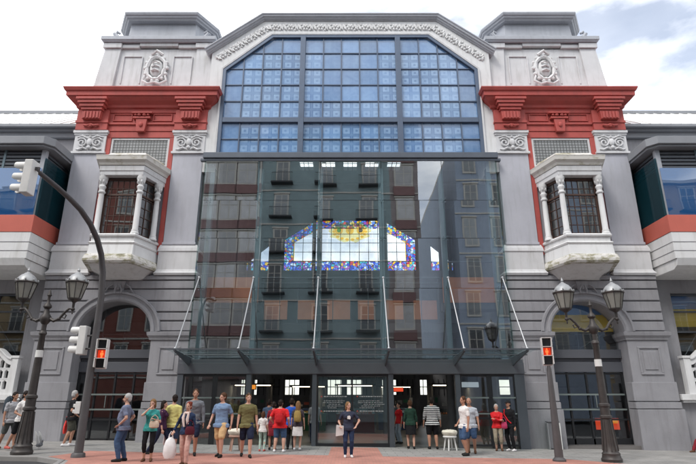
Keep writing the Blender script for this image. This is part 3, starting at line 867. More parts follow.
# ---- upper window
def blue_pane():
    m, t = new_mat('blue_patterned_pane')
    l = t.links.new
    out = N(t, 'ShaderNodeOutputMaterial'); b = N(t, 'ShaderNodeBsdfPrincipled')
    b.inputs['Roughness'].default_value = 0.12
    b.inputs['Coat Weight'].default_value = 0.8; b.inputs['Coat Roughness'].default_value = 0.02
    tc = N(t, 'ShaderNodeTexCoord'); sp = N(t, 'ShaderNodeSeparateXYZ'); l(tc.outputs['Object'], sp.inputs[0])
    def mth(op, a, bb=None):
        n = N(t, 'ShaderNodeMath', operation=op)
        for i, v in enumerate((a, bb)):
            if v is None: continue
            if isinstance(v, (int, float)): n.inputs[i].default_value = v
            else: l(v, n.inputs[i])
        return n.outputs[0]
    def cell(axis, w, off):
        v = mth('ADD', sp.outputs[axis], off)
        v = mth('DIVIDE', v, w)
        v = mth('FRACT', v)
        return mth('ABSOLUTE', mth('SUBTRACT', v, 0.5))
    cx = cell('X', 0.49, 2.4); cz = cell('Z', 0.465, -19.45 + 0.465 * 60)
    mxx = mth('MAXIMUM', cx, cz)
    edge = mth('GREATER_THAN', mxx, 0.43)
    sq = mth('MULTIPLY', mth('LESS_THAN', mxx, 0.34), mth('GREATER_THAN', mxx, 0.24))
    r2 = mth('SQRT', mth('ADD', mth('MULTIPLY', cx, cx), mth('MULTIPLY', cz, cz)))
    dot = mth('LESS_THAN', r2, 0.13)
    sq2 = mth('LESS_THAN', mxx, 0.33)
    pat = mth('MULTIPLY', mth('SUBTRACT', sq2, mth('MULTIPLY', dot, 0.8)), 0.85)
    pat = mth('MAXIMUM', pat, mth('MULTIPLY', edge, 0.25))
    # a calmer field in the middle of the window
    ax = mth('ABSOLUTE', sp.outputs['X']); az = mth('ABSOLUTE', mth('SUBTRACT', sp.outputs['Z'], 17.2))
    mid = mth('MULTIPLY', mth('LESS_THAN', ax, 1.45), mth('LESS_THAN', az, 1.4))
    top = mth('GREATER_THAN', sp.outputs['Z'], 18.52)
    calm = mth('MAXIMUM', mth('MAXIMUM', mid, top), mth('GREATER_THAN', ax, 5.36))
    pat = mth('MULTIPLY', pat, mth('SUBTRACT', 1.0, mth('MULTIPLY', calm, 0.85)))
    n = N(t, 'ShaderNodeTexNoise'); n.inputs['Scale'].default_value = 0.55; n.inputs['Detail'].default_value = 5
    l(tc.outputs['Object'], n.inputs['Vector'])
    n2 = N(t, 'ShaderNodeTexNoise'); n2.inputs['Scale'].default_value = 2.2; n2.inputs['Detail'].default_value = 4
    n2.inputs['Distortion'].default_value = 1.5
    l(tc.outputs['Object'], n2.inputs['Vector'])
    r = N(t, 'ShaderNodeValToRGB'); e = r.color_ramp.elements
    e[0].position = 0.3; e[0].color = (0.085, 0.185, 0.385, 1); e[1].position = 0.7; e[1].color = (0.19, 0.325, 0.53, 1)
    av = mth('ADD', mth('MULTIPLY', n.outputs['Fac'], 0.6), mth('MULTIPLY', n2.outputs['Fac'], 0.4))
    l(av, r.inputs['Fac'])
    oi = N(t, 'ShaderNodeObjectInfo')
    vs_ = N(t, 'ShaderNodeVectorMath', operation='SCALE'); l(r.outputs['Color'], vs_.inputs[0])
    l(mth('ADD', mth('MULTIPLY', oi.outputs['Random'], 0.42), 0.74), vs_.inputs['Scale'])
    big = N(t, 'ShaderNodeTexNoise'); big.inputs['Scale'].default_value = 4.0; big.inputs['Detail'].default_value = 6
    l(tc.outputs['Object'], big.inputs['Vector'])
    pat = mth('MULTIPLY', pat, mth('ADD', mth('MULTIPLY', big.outputs['Fac'], 1.2), 0.1))
    mix = N(t, 'ShaderNodeMixRGB'); l(mth('MULTIPLY', pat, 0.7), mix.inputs['Fac'])
    l(vs_.outputs['Vector'], mix.inputs['Color1']); mix.inputs['Color2'].default_value = (0.36, 0.54, 0.76, 1)
    l(mix.outputs['Color'], b.inputs['Base Color'])
    # portion of see-through dimness
    l(b.outputs['BSDF'], out.inputs['Surface'])
    return m
bluep = blue_pane()
uw = empty('gable_window', (0, 0, 0), parent=hall)
YW = 0.10
xs = [-6.30 + (6.30 - 2.52) / 4 * i for i in range(5)] + [-2.28 + 4.56 / 5 * i for i in range(6)] + [2.52 + (6.30 - 2.52) / 4 * i for i in range(5)]
bays = [xs[0:5], xs[5:11], xs[11:16]]
zrow_u = [14.78 + 0.93 * i for i in range(5)] + [19.45]
zrow_l = [12.78, 13.64, 14.50]
def topz(x):
    ax = abs(x)
    return 19.5 if ax <= 4.0 else 19.5 - (ax - 4.0) * (2.05 / 2.36)
for bay in bays:
    for xa, xb in zip(bay[:-1], bay[1:]):
        for rows_ in (zrow_l, zrow_u):
            for za, zb in zip(rows_[:-1], rows_[1:]):
                ta, tb = topz(xa), topz(xb)
                if max(ta, tb) <= za + 0.05: continue
                pts = [(xa, za), (xb, za)]
                if tb > za: pts.append((xb, min(zb, tb)))
                else: pts[1] = (xa + (xb - xa) * (ta - za) / (ta - tb), za)
                if (ta - zb) * (tb - zb) < 0:
                    t = (zb - ta) / (tb - ta); pts.append((xa + (xb - xa) * t, zb))
                if ta > za: pts.append((xa, min(zb, ta)))
                else: pts[0] = (xb - (xb - xa) * (tb - za) / (tb - ta), za)
                # tiny tilt so that panes do not reflect as one sheet
                c_x = sum(p[0] for p in pts) / len(pts); c_z = sum(p[1] for p in pts) / len(pts)
                tx, tz = rnd.uniform(-.014, .014), rnd.uniform(-.014, .014)
                m = MB()
                m.add([(x, YW + (x - c_x) * tx + (z - c_z) * tz, z) for x, z in pts], [tuple(range(len(pts)))])
                m.build('pane', bluep, uw)
fm = MB()
for bay in bays:
    for x in bay[1:-1]:
        fm.box(x - 0.026, x + 0.026, YW - 0.06, YW + 0.04, 12.7, topz(x))
for zz in zrow_u[1:-1] + [zrow_l[1]]:
    hwid = 6.3
    if zz > 17.45: hwid = 4.0 + (19.5 - zz) * 2.36 / 2.05
    fm.box(-hwid, hwid, YW - 0.05, YW + 0.03, zz - 0.024, zz + 0.024)
fm.build('glazing_bar', winframe, uw)
fm = MB()
for x in (-2.4, 2.4):
    fm.box(x - 0.13, x + 0.13, YW - 0.16, YW + 0.1, 12.5, 19.5)
for z in (14.64,):
    fm.box(-6.19, 6.19, YW - 0.14, YW + 0.1, z - 0.13, z + 0.13)
swf(fm, [(-6.36, 12.5), (-6.36, 17.50), (-4.0, 19.55), (4.0, 19.55), (6.36, 17.50), (6.36, 12.5)], [(0.0, -YW - 0.1), (0.0, -YW + 0.14), (-0.16, -YW + 0.14), (-0.16, -YW - 0.1)])
fm.build('window_mullion', winframe, uw, 0.01)
bm_ = MB()
bm_.box(-6.85, 6.85, -0.40, -0.02, 12.44, 12.72)
bm_.box(-6.98, 6.98, -0.33, -0.14, 12.31, 12.435)
bm_.build('gable_beam', slate, hall, 0.015)

# ------------------------------------------------------------ glass curtain wall
cw = empty('curtain_wall', (0, 0, 0), parent=hall)
YG = -0.3
cxs = [-6.72, -4.2, -1.4, 1.4, 4.2, 6.72]
rws = [3.3, 6.3, 8.55, 10.35, 12.31]
for i in range(5):
    for j in range(4):
        x0, x1, z0, z1 = cxs[i] + 0.012, cxs[i + 1] - 0.012, rws[j] + 0.01, rws[j + 1] - 0.01
        a, b = rnd.uniform(-.005, .005), rnd.uniform(-.005, .005)
        xm, zm = (x0 + x1) / 2, (z0 + z1) / 2
        m = MB()
        m.add([(x, YG + (x - xm) * a + (z - zm) * b, z) for x, z in ((x0, z0), (x1, z0), (x1, z1), (x0, z1))], [(0, 1, 2, 3)])
        m.build('glass_panel', curtain_glass, cw)
for s in (-1, 1):
    m = MB()
    m.add([(s * 6.76, YG, 3.3), (s * 6.76, 0.0, 3.3), (s * 6.76, 0.0, 12.31), (s * 6.76, YG, 12.31)], [(0, 1, 2, 3)])
    m.build('glass_return', return_glass, cw)
for x in (-6.45, -4.2, -1.4, 1.4, 4.2, 6.45):
    m = MB()
    m.box(x - 0.11, x + 0.11, 0.05, 0.32, 3.1, 12.1)
    m.build('steel_column', steelb, cw, 0.01)
    m = MB()
    for z in rws[1:4]:
        for q in (-1, 1):
            m.tube([(x, 0.05, z), (x + q * 0.09, -0.28, z + 0.08)], 0.013, 5)
            m.tube([(x, 0.05, z), (x + q * 0.09, -0.28, z - 0.08)], 0.013, 5)
            m.ball((x + q * 0.09, -0.305, z + 0.08), (0.022, 0.012, 0.022), 8, 4)
            m.ball((x + q * 0.09, -0.305, z - 0.08), (0.022, 0.012, 0.022), 8, 4)
    m.build('spider_fitting', steelb, cw, smooth=True)

# ------------------------------------------------------------ canopy
cn = empty('canopy', (0, 0, 0), parent=hall)
rx = [-6.55, -4.2, -1.4, 1.4, 4.2, 6.55]
YC = -2.65
m = MB(); m.add([(-6.9, YC, 3.52), (6.9, YC, 3.52), (6.9, YG - 0.02, 3.36), (-6.9, YG - 0.02, 3.36)], [(0, 1, 2, 3)])
m.build('canopy_glass', canopy_glass, cn)
m = MB()
m.box(-6.9, 6.9, YC - 0.03, YC, 3.49, 3.54)
m.tube([(-6.85, -1.6, 3.40), (6.85, -1.6, 3.40)], 0.025, 6)
m.build('canopy_edge', steel, cn)
for x in rx:
    m = MB()
    m.prism([(YC - 0.02, 3.5), (YG, 3.34), (YG, 3.02), (YG - 0.25, 3.02), (YC - 0.02, 3.44)], x - 0.032, x + 0.032, 'x')
    m.build('canopy_bracket', steel, cn, 0.005)
    m = MB()
    m.tube([(x, YC + 0.06, 3.52), (x, YG - 0.03, 6.75)], 0.027, 8)
    m.ball((x, YC + 0.06, 3.54), 0.06); m.ball((x, YG - 0.03, 6.75), 0.06)
    m.build('tie_rod', chrome, cn, smooth=True)

# ------------------------------------------------------------ entrance
YD = -0.62
m = MB()
m.box(-6.98, 6.98, YD - 0.06, 0.0, 2.72, 3.16)
m.box(-6.98, 6.98, YD + 0.02, 0.0, 3.161, 3.30)
m.build('entrance_fascia', fascia_m, hall, 0.01)
for x, w in ((-6.86, 0.12), (-4.1, 0.10), (-1.46, 0.09), (1.6, 0.10), (4.28, 0.10), (6.76, 0.2)):
    MB().box(x - w, x + w, YD - 0.03, YD + 0.25, -0.2, 2.72).build('entrance_post', steel, hall, 0.01)
for x in (-5.45, 5.55):
    MB().box(x - 0.05, x + 0.05, YD, YD + 0.1, -0.15, 2.72).build('thin_post', black, hall)
for x0, x1 in ((-6.74, -5.5), (-5.4, -4.2), (4.38, 5.5), (5.6, 6.56)):
    m = MB()
    for z in (0.0, 1.0, 2.62):
        m.box(x0, x1, YD + 0.0, YD + 0.07, z, z + 0.08)
    m.box(x0, x0 + 0.05, YD + 0.002, YD + 0.06, 0.08, 2.62); m.box(x1 - 0.05, x1, YD + 0.002, YD + 0.06, 0.08, 2.62)
    m.build('entrance_frame', black, hall)
m = MB()
m.box(-1.37, 1.5, YD, YD + 0.08, -0.08, 0.12)
m.box(-1.37, 1.5, YD, YD + 0.08, 2.62, 2.715)
for x in (-1.33, 0.05, 1.46):
    m.box(x - 0.03, x + 0.03, YD, YD + 0.07, 0.12, 2.62)
m.build('entrance_frame', black, hall)
m = MB()
for x0, x1 in ((-6.74, -5.5), (-5.4, -4.2), (4.38, 5.5), (5.6, 6.56)):
    for z in (1.18, 1.78): m.box(x0 + 0.03, x1 - 0.03, YD - 0.05, YD - 0.02, z, z + 0.055)
m.build('push_rail', railg, hall)
for x0, x1 in ((-6.74, -5.5), (-5.4, -4.2), (-1.36, 0.04), (0.06, 1.5), (4.38, 5.5), (5.6, 6.56)):
    m = MB(); m.add([(x0, YD + 0.04, 0.08), (x1, YD + 0.04, 0.08), (x1, YD + 0.04, 2.64), (x0, YD + 0.04, 2.64)], [(0, 1, 2, 3)])
    d_ = m.build('glass_door', door_glass, hall)
    if abs(x0 + 1.36) < 0.01 or abs(x0 - 0.06) < 0.01:
        # rows of small illegible lettering on the sliding doors
        for z, hh in ((1.83, 0.05), (1.28, 0.05)):
            t_ = MB(); r_ = MB()
            xx = x0 + 0.16
            r_.box(xx, xx + 0.06, YD - 0.006, YD - 0.001, z, z + hh)
            xx += 0.12
            while xx < x1 - 0.22:
                w = rnd.uniform(0.02, 0.09)
                t_.box(xx, xx + w, YD - 0.006, YD - 0.001, z + 0.008, z + hh - 0.008); xx += w + 0.025
            t_.build('door_lettering', lettering, d_); r_.build('red_logo', red, d_)
        for k in range(5):
            t_ = MB()
            z = 1.68 - k * 0.065
            xx = x0 + 0.2 + rnd.uniform(0, 0.3)
            while xx < x1 - rnd.uniform(0.2, 0.7):
                w = rnd.uniform(0.04, 0.14); t_.box(xx, xx + w, YD - 0.006, YD - 0.001, z, z + 0.018); xx += w + 0.03
            if t_.v: t_.build('door_lettering', lettering, d_)
paperm = paint('paper_white', (0.72, 0.72, 0.70), 0.7, 0.1, 3, 0)
# ------------------------------------------------------------ side wings
def wing(s):
    w = MB(s)
    Yw = 0.8
    w.box(13.36, 14.35, Yw, 1.3, -0.7, 14.0)
    w.box(14.35, 40, Yw, 1.3, -0.7, 2.3)
    w.box(14.35, 40, Yw, 1.3, 6.31, 9.0)
    w.box(18.8, 20.2, Yw, 1.3, 2.3, 6.31)
    w.box(14.35, 40, Yw, 1.3, 12.6, 14.0)
    w.box(20.0, 40, Yw, 1.3, 9.0, 12.6)
    w.build('wing_wall', grey, hall)
    m = MB(s)
    m.box(13.3, 40, 0.62, 1.5, 14.02, 14.3)
    m.box(13.2, 40, 0.45, 1.5, 14.31, 14.42)
    m.box(13.2, 40, 0.25, 0.62, 14.43, 14.58)
    m.build('eaves_gutter', slabm, hall, 0.01)
    m = MB(s)
    m.prism([(0.3, 14.6), (4.6, 17.7), (4.8, 17.7), (4.8, 14.5), (0.6, 14.5)], 13.1, 40, 'x')
    r = m.build('wing_roof', roofm, hall)
    m = MB(s)
    for i in range(54):
        x = 13.2 + i * 0.5
        m.tube([(x, 0.3, 14.62), (x, 4.6, 17.72)], 0.022, 4)
    m.build('roof_seam', roofm, r)
    m = MB(s); m.box(13.0, 40, 4.5, 4.9, 17.68, 17.86)
    m.build('roof_ridge', slabm, r)
    # ground-floor window with a white pierced balustrade on its sill
    m = MB(s)
    m.box(13.56, 40, 0.0, 1.2, 1.62, 1.72); m.box(13.5, 40, -0.08, 1.2, 1.721, 1.95)
    m.build('balcony_sill', whiter, hall, 0.012)
    m = MB(s)
    m.box(13.4, 40, 0.25, 0.9, -0.7, 1.619)
    m.build('wing_plinth', grey, hall, 0.01)
    # balustrade: end post, curved top rail and rows of small pierced arches
    b = MB(s)
    x0 = 13.92
    def top(x):
        t = min(1.0, max(0, (x - x0 - 0.28) / 0.7))
        return 3.34 + 0.42 * (t * t * (3 - 2 * t))
    pts = [(x0 + 0.28 + i * 0.1, top(x0 + 0.28 + i * 0.1)) for i in range(30)]
    b.box(x0, x0 + 0.28, 0.05, 0.35, 1.951, 3.40)
    b.box(x0 - 0.04, x0 + 0.32, 0.02, 0.38, 3.401, 3.50)
    up = pts; lo = [(x, z - 0.22) for x, z in pts][::-1]
    b.prism(up + lo, 0.05, 0.35)
    b.prism([(x, z + 0.07) for x, z in up] + [(x, z + 0.002) for x, z in up][::-1], 0.0, 0.4)
    b.box(x0 + 0.281, x0 + 3.2, 0.06, 0.34, 1.951, 2.15)
    for r_ in range(3):
        z0 = 2.15 + r_ * 0.42
        for c in range(12):
            xa = x0 + 0.33 + c * 0.24
            if z0 + 0.42 > top(xa) - 0.1 and r_ == 2 and xa < x0 + 0.5: continue
            b.box(xa - 0.05, xa + 0.025, 0.12, 0.28, z0, z0 + 0.28)
            b.prism([(xa - 0.05, z0 + 0.28), (xa + 0.025, z0 + 0.28), (xa + 0.19, z0 + 0.42), (xa - 0.05, z0 + 0.42)], 0.12, 0.28)
            b.prism([(xa + 0.19, z0 + 0.28), (xa + 0.19, z0 + 0.42), (xa + 0.08, z0 + 0.42)], 0.121, 0.279)
        b.box(x0 + 0.281, x0 + 3.2, 0.11, 0.29, z0 + 0.40, z0 + 0.44)
    b.build('pierced_balustrade', whiter, hall, 0.006)
    g = MB(s)
    g.add([(14.35, 1.05, 1.9), (18.8, 1.05, 1.9), (18.8, 1.05, 6.31), (14.35, 1.05, 6.31)], [(0, 1, 2, 3)])
    wi = g.build('wing_window', arch_glass, hall)
    f = MB(s)
    for x in (14.38, 15.9, 17.4, 18.7):
        f.box(x - 0.04, x + 0.04, 1.0, 1.12, 1.9, 6.3)
    for z in (3.4, 4.6, 5.5, 6.25):
        f.box(14.36, 18.79, 0.99, 1.11, z - 0.035, z + 0.035)
    f.build('window_frame', steel, wi)
    f = MB(s)
    for x0_, x1_ in ((14.4, 15.9), (15.9, 17.4)):
        f.tube([(x0_, 1.12, 3.2), (x1_, 1.12, 5.2)], 0.02, 5)
    f.build('bracing_bar', steel, wi)
    # projecting glazed bay
    by = empty('glazed_bay', (0, 0, 0), parent=hall)
    XI = 13.42
    m = MB(s)
    m.box(XI, 40, -1.55, 0.79, 7.30, 8.44)
    m.prism([(-1.45, 7.02), (-1.2, 6.9), (0.78, 6.9), (0.78, 7.29), (-1.55, 7.29)], XI + 0.05, 40, 'x')
    m.build('bay_apron', whiter, by, 0.012)
    gm = MB(s)
    for z in (7.62, 8.0):
        gm.box(XI - 0.012, XI, -1.54, 0.6, z, z + 0.02)
        gm.box(XI, 40, -1.562, -1.55, z, z + 0.02)
    for i in range(12):
        gm.box(14.9 + i * 1.6, 14.915 + i * 1.6, -1.558, -1.551, 7.32, 8.43)
    gm.build('panel_joint', greyd, by)
    m = MB(s)
    m.box(XI - 0.02, 40, -1.57, 0.80, 8.445, 9.2)
    m.build('coral_band', redband, by, 0.01)
    m = MB(s)
    m.prism([(13.08, 0.85), (13.08, -1.55), (13.42, -1.9), (40, -1.9), (40, 0.85)], 12.40, 12.76, 'z')
    m.prism([(13.16, 0.85), (13.16, -1.45), (13.5, -1.8), (40, -1.8), (40, 0.85)], 12.30, 12.40, 'z')
    m.build('bay_roof', slabm, by, 0.015)
    m = MB(s)
    for k in range(5):
        m.box(XI + 0.14, 40, -1.42, -1.34, 11.42 + k * 0.17, 11.53 + k * 0.17)
        m.box(XI + 0.12, XI + 0.18, -1.4, 0.75, 11.42 + k * 0.17, 11.53 + k * 0.17)
    m.build('louvre_slat', steel, by)
    m = MB(s)
    m.box(XI + 0.06, XI + 0.26, -1.46, -1.26, 9.2, 12.3)
    m.build('corner_post', greycap, by, 0.01)
    m = MB(s)
    for x in (15.3, 17.2, 19.1, 21.0):
        m.box(x - 0.05, x + 0.05, -1.44, -1.34, 9.2, 12.3)
    m.box(XI + 0.27, 40, -1.45, -1.38, 9.2, 9.32)
    m.box(XI + 0.02, XI + 0.1, 0.6, 0.78, 9.2, 12.3)
    m.build('bay_mullion', steelb, by)
    m = MB(s)
    m.add([(XI + 0.1, -1.5, 9.2), (40, -1.5, 9.2), (40, -1.5, 11.4), (XI + 0.1, -1.5, 11.4)], [(0, 1, 2, 3)])
    m.build('front_pane', bay_glass, by)
    m = MB(s)
    m.add([(XI + 0.02, -1.48, 9.2), (XI + 0.02, 0.79, 9.2), (XI + 0.02, 0.79, 11.9), (XI + 0.02, -1.48, 11.9)], [(0, 1, 2, 3)])
    m.build('side_pane', bay_glass_side, by)
    m = MB(s)
    m.box(XI + 0.1, 40, 0.82, 2.9, 9.0, 9.1)
    m.box(XI + 0.5, 40, 2.9, 3.0, 9.0, 12.6)
    m.build('bay_room', midin, by)
for s in (-1, 1): wing(s)

# ------------------------------------------------------------ interior
def stained():
    m, t = new_mat('stained_glass')
    l = t.links.new
    out = N(t, 'ShaderNodeOutputMaterial'); tr = N(t, 'ShaderNodeBsdfTransparent')
    tc = N(t, 'ShaderNodeTexCoord')
    v = N(t, 'ShaderNodeTexVoronoi'); v.inputs['Scale'].default_value = 6.5
    l(tc.outputs['Object'], v.inputs['Vector'])
    sp = N(t, 'ShaderNodeSeparateColor'); l(v.outputs['Color'], sp.inputs[0])
    r = N(t, 'ShaderNodeValToRGB'); r.color_ramp.interpolation = 'CONSTANT'
    e = r.color_ramp.elements
    cols = [(0.0, (0.03, 0.06, 0.55)), (0.22, (0.10, 0.22, 0.75)), (0.4, (0.55, 0.65, 0.8)), (0.55, (0.30, 0.08, 0.45)), (0.66, (0.75, 0.45, 0.05)), (0.76, (0.55, 0.05, 0.08)), (0.85, (0.05, 0.4, 0.5))]
    e[0].position = 0; e[0].color = (*cols[0][1], 1); e[1].position = cols[1][0]; e[1].color = (*cols[1][1], 1)
    for p, c in cols[2:]:
        k = e.new(p); k.color = (*c, 1)
    v2 = N(t, 'ShaderNodeTexVoronoi', feature='DISTANCE_TO_EDGE'); v2.inputs['Scale'].default_value = 6.5
    l(tc.outputs['Object'], v2.inputs['Vector'])
    lt = N(t, 'ShaderNodeMath', operation='LESS_THAN'); lt.inputs[1].default_value = 0.07; l(v2.outputs['Distance'], lt.inputs[0])
    ml = N(t, 'ShaderNodeMixRGB'); ml.inputs['Color2'].default_value = (0.03, 0.03, 0.04, 1); l(lt.outputs[0], ml.inputs['Fac']); l(r.outputs['Color'], ml.inputs['Color1'])
    l(sp.outputs[0], r.inputs['Fac']); l(ml.outputs['Color'], tr.inputs['Color']); l(tr.outputs[0], out.inputs['Surface'])
    return m
def clear_tint(name, col):
    m, t = new_mat(name)
    out = N(t, 'ShaderNodeOutputMaterial'); tr = N(t, 'ShaderNodeBsdfTransparent')
    tr.inputs['Color'].default_value = (*col, 1)
    t.links.new(tr.outputs[0], out.inputs['Surface'])
    return m
stained_m = stained()
milk = clear_tint('opal_glass', (0.96, 0.96, 0.98))
def uneven(m, c0, c1, sc):
    t = m.node_tree; tr = [n for n in t.nodes if n.type == 'BSDF_TRANSPARENT'][0]
    tc = N(t, 'ShaderNodeTexCoord'); n = N(t, 'ShaderNodeTexNoise'); n.inputs['Scale'].default_value = sc; n.inputs['Detail'].default_value = 5
    r = N(t, 'ShaderNodeValToRGB'); r.color_ramp.elements[0].position = 0.3; r.color_ramp.elements[1].position = 0.7
    r.color_ramp.elements[0].color = (*c0, 1); r.color_ramp.elements[1].color = (*c1, 1)
    t.links.new(tc.outputs['Object'], n.inputs['Vector']); t.links.new(n.outputs['Fac'], r.inputs['Fac']); t.links.new(r.outputs['Color'], tr.inputs['Color'])
uneven(milk, (0.66, 0.68, 0.74), (0.97, 0.97, 0.95), 1.2)
yellow_g = clear_tint('amber_glass', (0.95, 0.62, 0.06))
pale_y = clear_tint('straw_glass', (0.95, 0.82, 0.35))
green_g = clear_tint('green_glass', (0.1, 0.5, 0.25)); blue_g = clear_tint('navy_glass', (0.04, 0.07, 0.4))
lead = paint('lead_came', (0.03, 0.03, 0.03), 0.7, 0.1, 1, 0.0)
YS = 10.6
def back_wall():
    # wall with the main opening and two small side openings
    m = MB()
    zb = 9.76
    m.box(-14, 14, YS, YS + 0.3, 5.0, zb)
    op = [(-4.32, zb), (-4.32, 11.9), (-2.25, 13.25), (2.25, 13.25), (4.32, 11.9), (4.32, zb)]
    m.prism([(-4.32, zb), (-4.32, 11.9), (-2.25, 13.25), (0, 13.25), (0, 14.2), (-4.7, 14.2), (-4.7, zb)], YS, YS + 0.3)
    m.prism([(4.32, zb), (4.32, 11.9), (2.25, 13.25), (0, 13.25), (0, 14.2), (4.7, 14.2), (4.7, zb)], YS, YS + 0.3)
    for s in (-1, 1):
        a, b = 5.3, 7.3
        m.prism([(s * 4.7, zb), (s * 5.3, zb), (s * 5.3, 11.5), (s * 6.72, 10.3), (s * 6.72, zb), (s * 14, zb), (s * 14, 14.2), (s * 4.7, 14.2)], YS, YS + 0.3)
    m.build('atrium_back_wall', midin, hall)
    sg = empty('stained_glass_window', (0, 0, 0), parent=hall)
    y = YS + 0.12
    b = 0.62
    inn = [(-4.32 + b, zb + b), (-4.32 + b, 11.9 - 0.25), (-2.25 + 0.2, 13.25 - b), (2.25 - 0.2, 13.25 - b), (4.32 - b, 11.9 - 0.25), (4.32 - b, zb + b)]
    m = MB(); n = 6
    m.add([(x, y, z) for x, z in op] + [(x, y, z) for x, z in inn], [(i, (i + 1) % n, (i + 1) % n + n, i + n) for i in range(n)])
    m.build('coloured_border', stained_m, sg)
    inn2 = [(x * 0.985, y, zb + b + 0.05 + (z - zb - b) * 0.97) for x, z in inn]
    m = MB(); m.add([(x, y, z) for x, z in inn] + inn2, [(i, (i + 1) % n, (i + 1) % n + n, i + n) for i in range(n)])
    m.build('amber_edging', yellow_g, sg)
    m = MB(); m.add(inn2, [tuple(range(n))]); m.build('opal_field', milk, sg)
    # central emblem: a gold wreath round three small shields (own generic shapes)
    m = MB()
    yy = y - 0.03
    rim = []
    for i in range(48):
        a = 2 * pi * i / 48
        rr = 1 + 0.07 * sin(9 * a) + 0.04 * sin(14 * a + 1)
        rim.append((1.36 * rr * cos(a), yy, 12.42 + 0.72 * rr * sin(a)))
    m.add(rim, [tuple(range(48))]); m.build('gold_wreath', pale_y, sg)
    for x, mt in ((-0.72, green_g), (0.0, milk), (0.72, blue_g)):
        m = MB()
        m.add([(x + a * 0.26, yy - 0.02, 12.5 + c * 0.3) for a, c in ((-1, 1), (1, 1), (1, -0.3), (0.6, -0.8), (0, -1.1), (-0.6, -0.8), (-1, -0.3))], [tuple(range(7))])
        m.build('shield_piece', yellow_g, sg)
        m = MB(); m.add([(x + 0.14 * cos(i * pi / 5), yy - 0.04, 12.5 + 0.15 * sin(i * pi / 5)) for i in range(10)], [tuple(range(10))])
        m.build('shield_charge', mt, sg)
    m = MB()
    for k in range(18):
        a = 2 * pi * k / 18
        m.add([(1.05 * cos(a) + 0.13 * cos(j * pi / 3), yy - 0.02, 12.42 + 0.56 * sin(a) + 0.1 * sin(j * pi / 3)) for j in range(6)], [tuple(range(6))])
    m.build('gold_leaf', yellow_g, sg)
    m = MB()
    for i in range(-7, 8):
        x = i * 0.615
        h = 13.25 if abs(x) < 2.25 else 13.25 - (abs(x) - 2.25) * (1.35 / 2.07)
        m.box(x - 0.018, x + 0.018, y - 0.07, y - 0.05, zb, h)
    for i in range(1, 6):
        z = zb + i * 0.62
        hw = 4.32 if z < 11.9 else 4.32 - (z - 11.9) * (2.07 / 1.35)
        m.box(-hw, hw, y - 0.075, y - 0.055, z - 0.018, z + 0.018)
    m.build('lead_came', lead, sg)
    m = MB()
    for x in (-2.32, 2.32, ):
        m.box(x - 0.1, x + 0.1, y - 0.3, y - 0.1, zb - 1, 13.8)
    m.build('atrium_post', dark, sg)
    for s in (-1, 1):
        m = MB(s)
        m.add([(5.3, y, zb), (6.72, y, zb), (6.72, y, 10.3), (5.3, y, 10.4)], [(0, 1, 2, 3)])
        m.build('coloured_border', stained_m, sg)
        m = MB(s); m.add([(5.3, y, 10.4), (6.72, y, 10.3), (5.3, y, 11.5)], [(0, 1, 2)]); m.build('opal_field', milk, sg)
        m = MB(s)
        for x in (5.9, 6.5): m.box(x - 0.1, x + 0.1, y - 0.3, y - 0.1, zb, 12)
        m.build('lead_came', lead, sg)
back_wall()
m = MB()
# ceiling with roof-light slots
m.box(-6.8, 6.8, 0.6, 3.1, 14.0, 14.2)
m.box(-6.8, 6.8, 4.4, YS, 14.0, 14.2)
xs_ = [-6.8]
for k in range(-2, 3): xs_ += [k * 1.2 - 0.37, k * 1.2 + 0.37]
xs_.append(6.8)
for a, b in zip(xs_[0::2], xs_[1::2]): m.box(a, b, 3.1, 4.4, 14.0, 14.2)
m.box(-6.8, 6.8, 0.62, 0.9, 13.45, 13.99)
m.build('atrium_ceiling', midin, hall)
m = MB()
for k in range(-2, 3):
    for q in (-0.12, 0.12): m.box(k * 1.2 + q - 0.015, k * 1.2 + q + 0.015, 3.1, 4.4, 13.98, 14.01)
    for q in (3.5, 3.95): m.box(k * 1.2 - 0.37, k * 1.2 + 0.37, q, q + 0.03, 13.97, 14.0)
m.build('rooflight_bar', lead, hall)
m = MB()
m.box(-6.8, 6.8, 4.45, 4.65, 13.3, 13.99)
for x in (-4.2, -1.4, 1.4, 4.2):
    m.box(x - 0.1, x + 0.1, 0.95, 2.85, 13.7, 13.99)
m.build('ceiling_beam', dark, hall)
m = MB()
for s in (-1, 1):
    MB(s).prism([(0.16, 5.0), (3.0, 5.0), (3.0, -0.3), (YS, -0.3), (YS, 14.19), (0.16, 14.19)], 6.8, 6.94, 'x').build('atrium_side_wall', midin, hall)
# mezzanine and galleries
m = MB()
m.box(-6.8, 6.8, 2.4, 26, 4.75, 5.2)
for s in (-1, 1):
    a, b = sorted((s * 4.3, s * 6.8)); m.box(a, b, 1.39, 2.4, 5.7, 6.1)
m.box(-34, -6.81, 1.32, 26, 6.4, 6.8); m.box(6.81, 34, 1.32, 26, 6.4, 6.8)
m.build('mezzanine_slab', dark, hall)
for a, b in ((-4.1, -3.0), (-2.5, -1.7), (-1.1, 0.0), (0.35, 1.1), (1.7, 2.5), (3.0, 4.1)):
    MB().box(a, b, 2.3, 2.39, 5.35, 6.25).build('terracotta_parapet', terra, hall)
for s in (-1, 1):
    a, b = sorted((s * 4.25, s * 6.75)); MB().box(a, b, 1.3, 1.39, 5.97, 7.15).build('terracotta_parapet', terra, hall)
m = MB()
m.tube([(-4.3, 2.3, 7.35), (4.3, 2.3, 7.35)], 0.05, 6)
m.tube([(-4.3, 2.3, 7.1), (4.3, 2.3, 7.1)], 0.03, 6)
for s in (-1, 1):
    m.tube([(s * 4.3, 1.35, 7.9), (s * 6.7, 1.35, 7.9)], 0.04, 6)
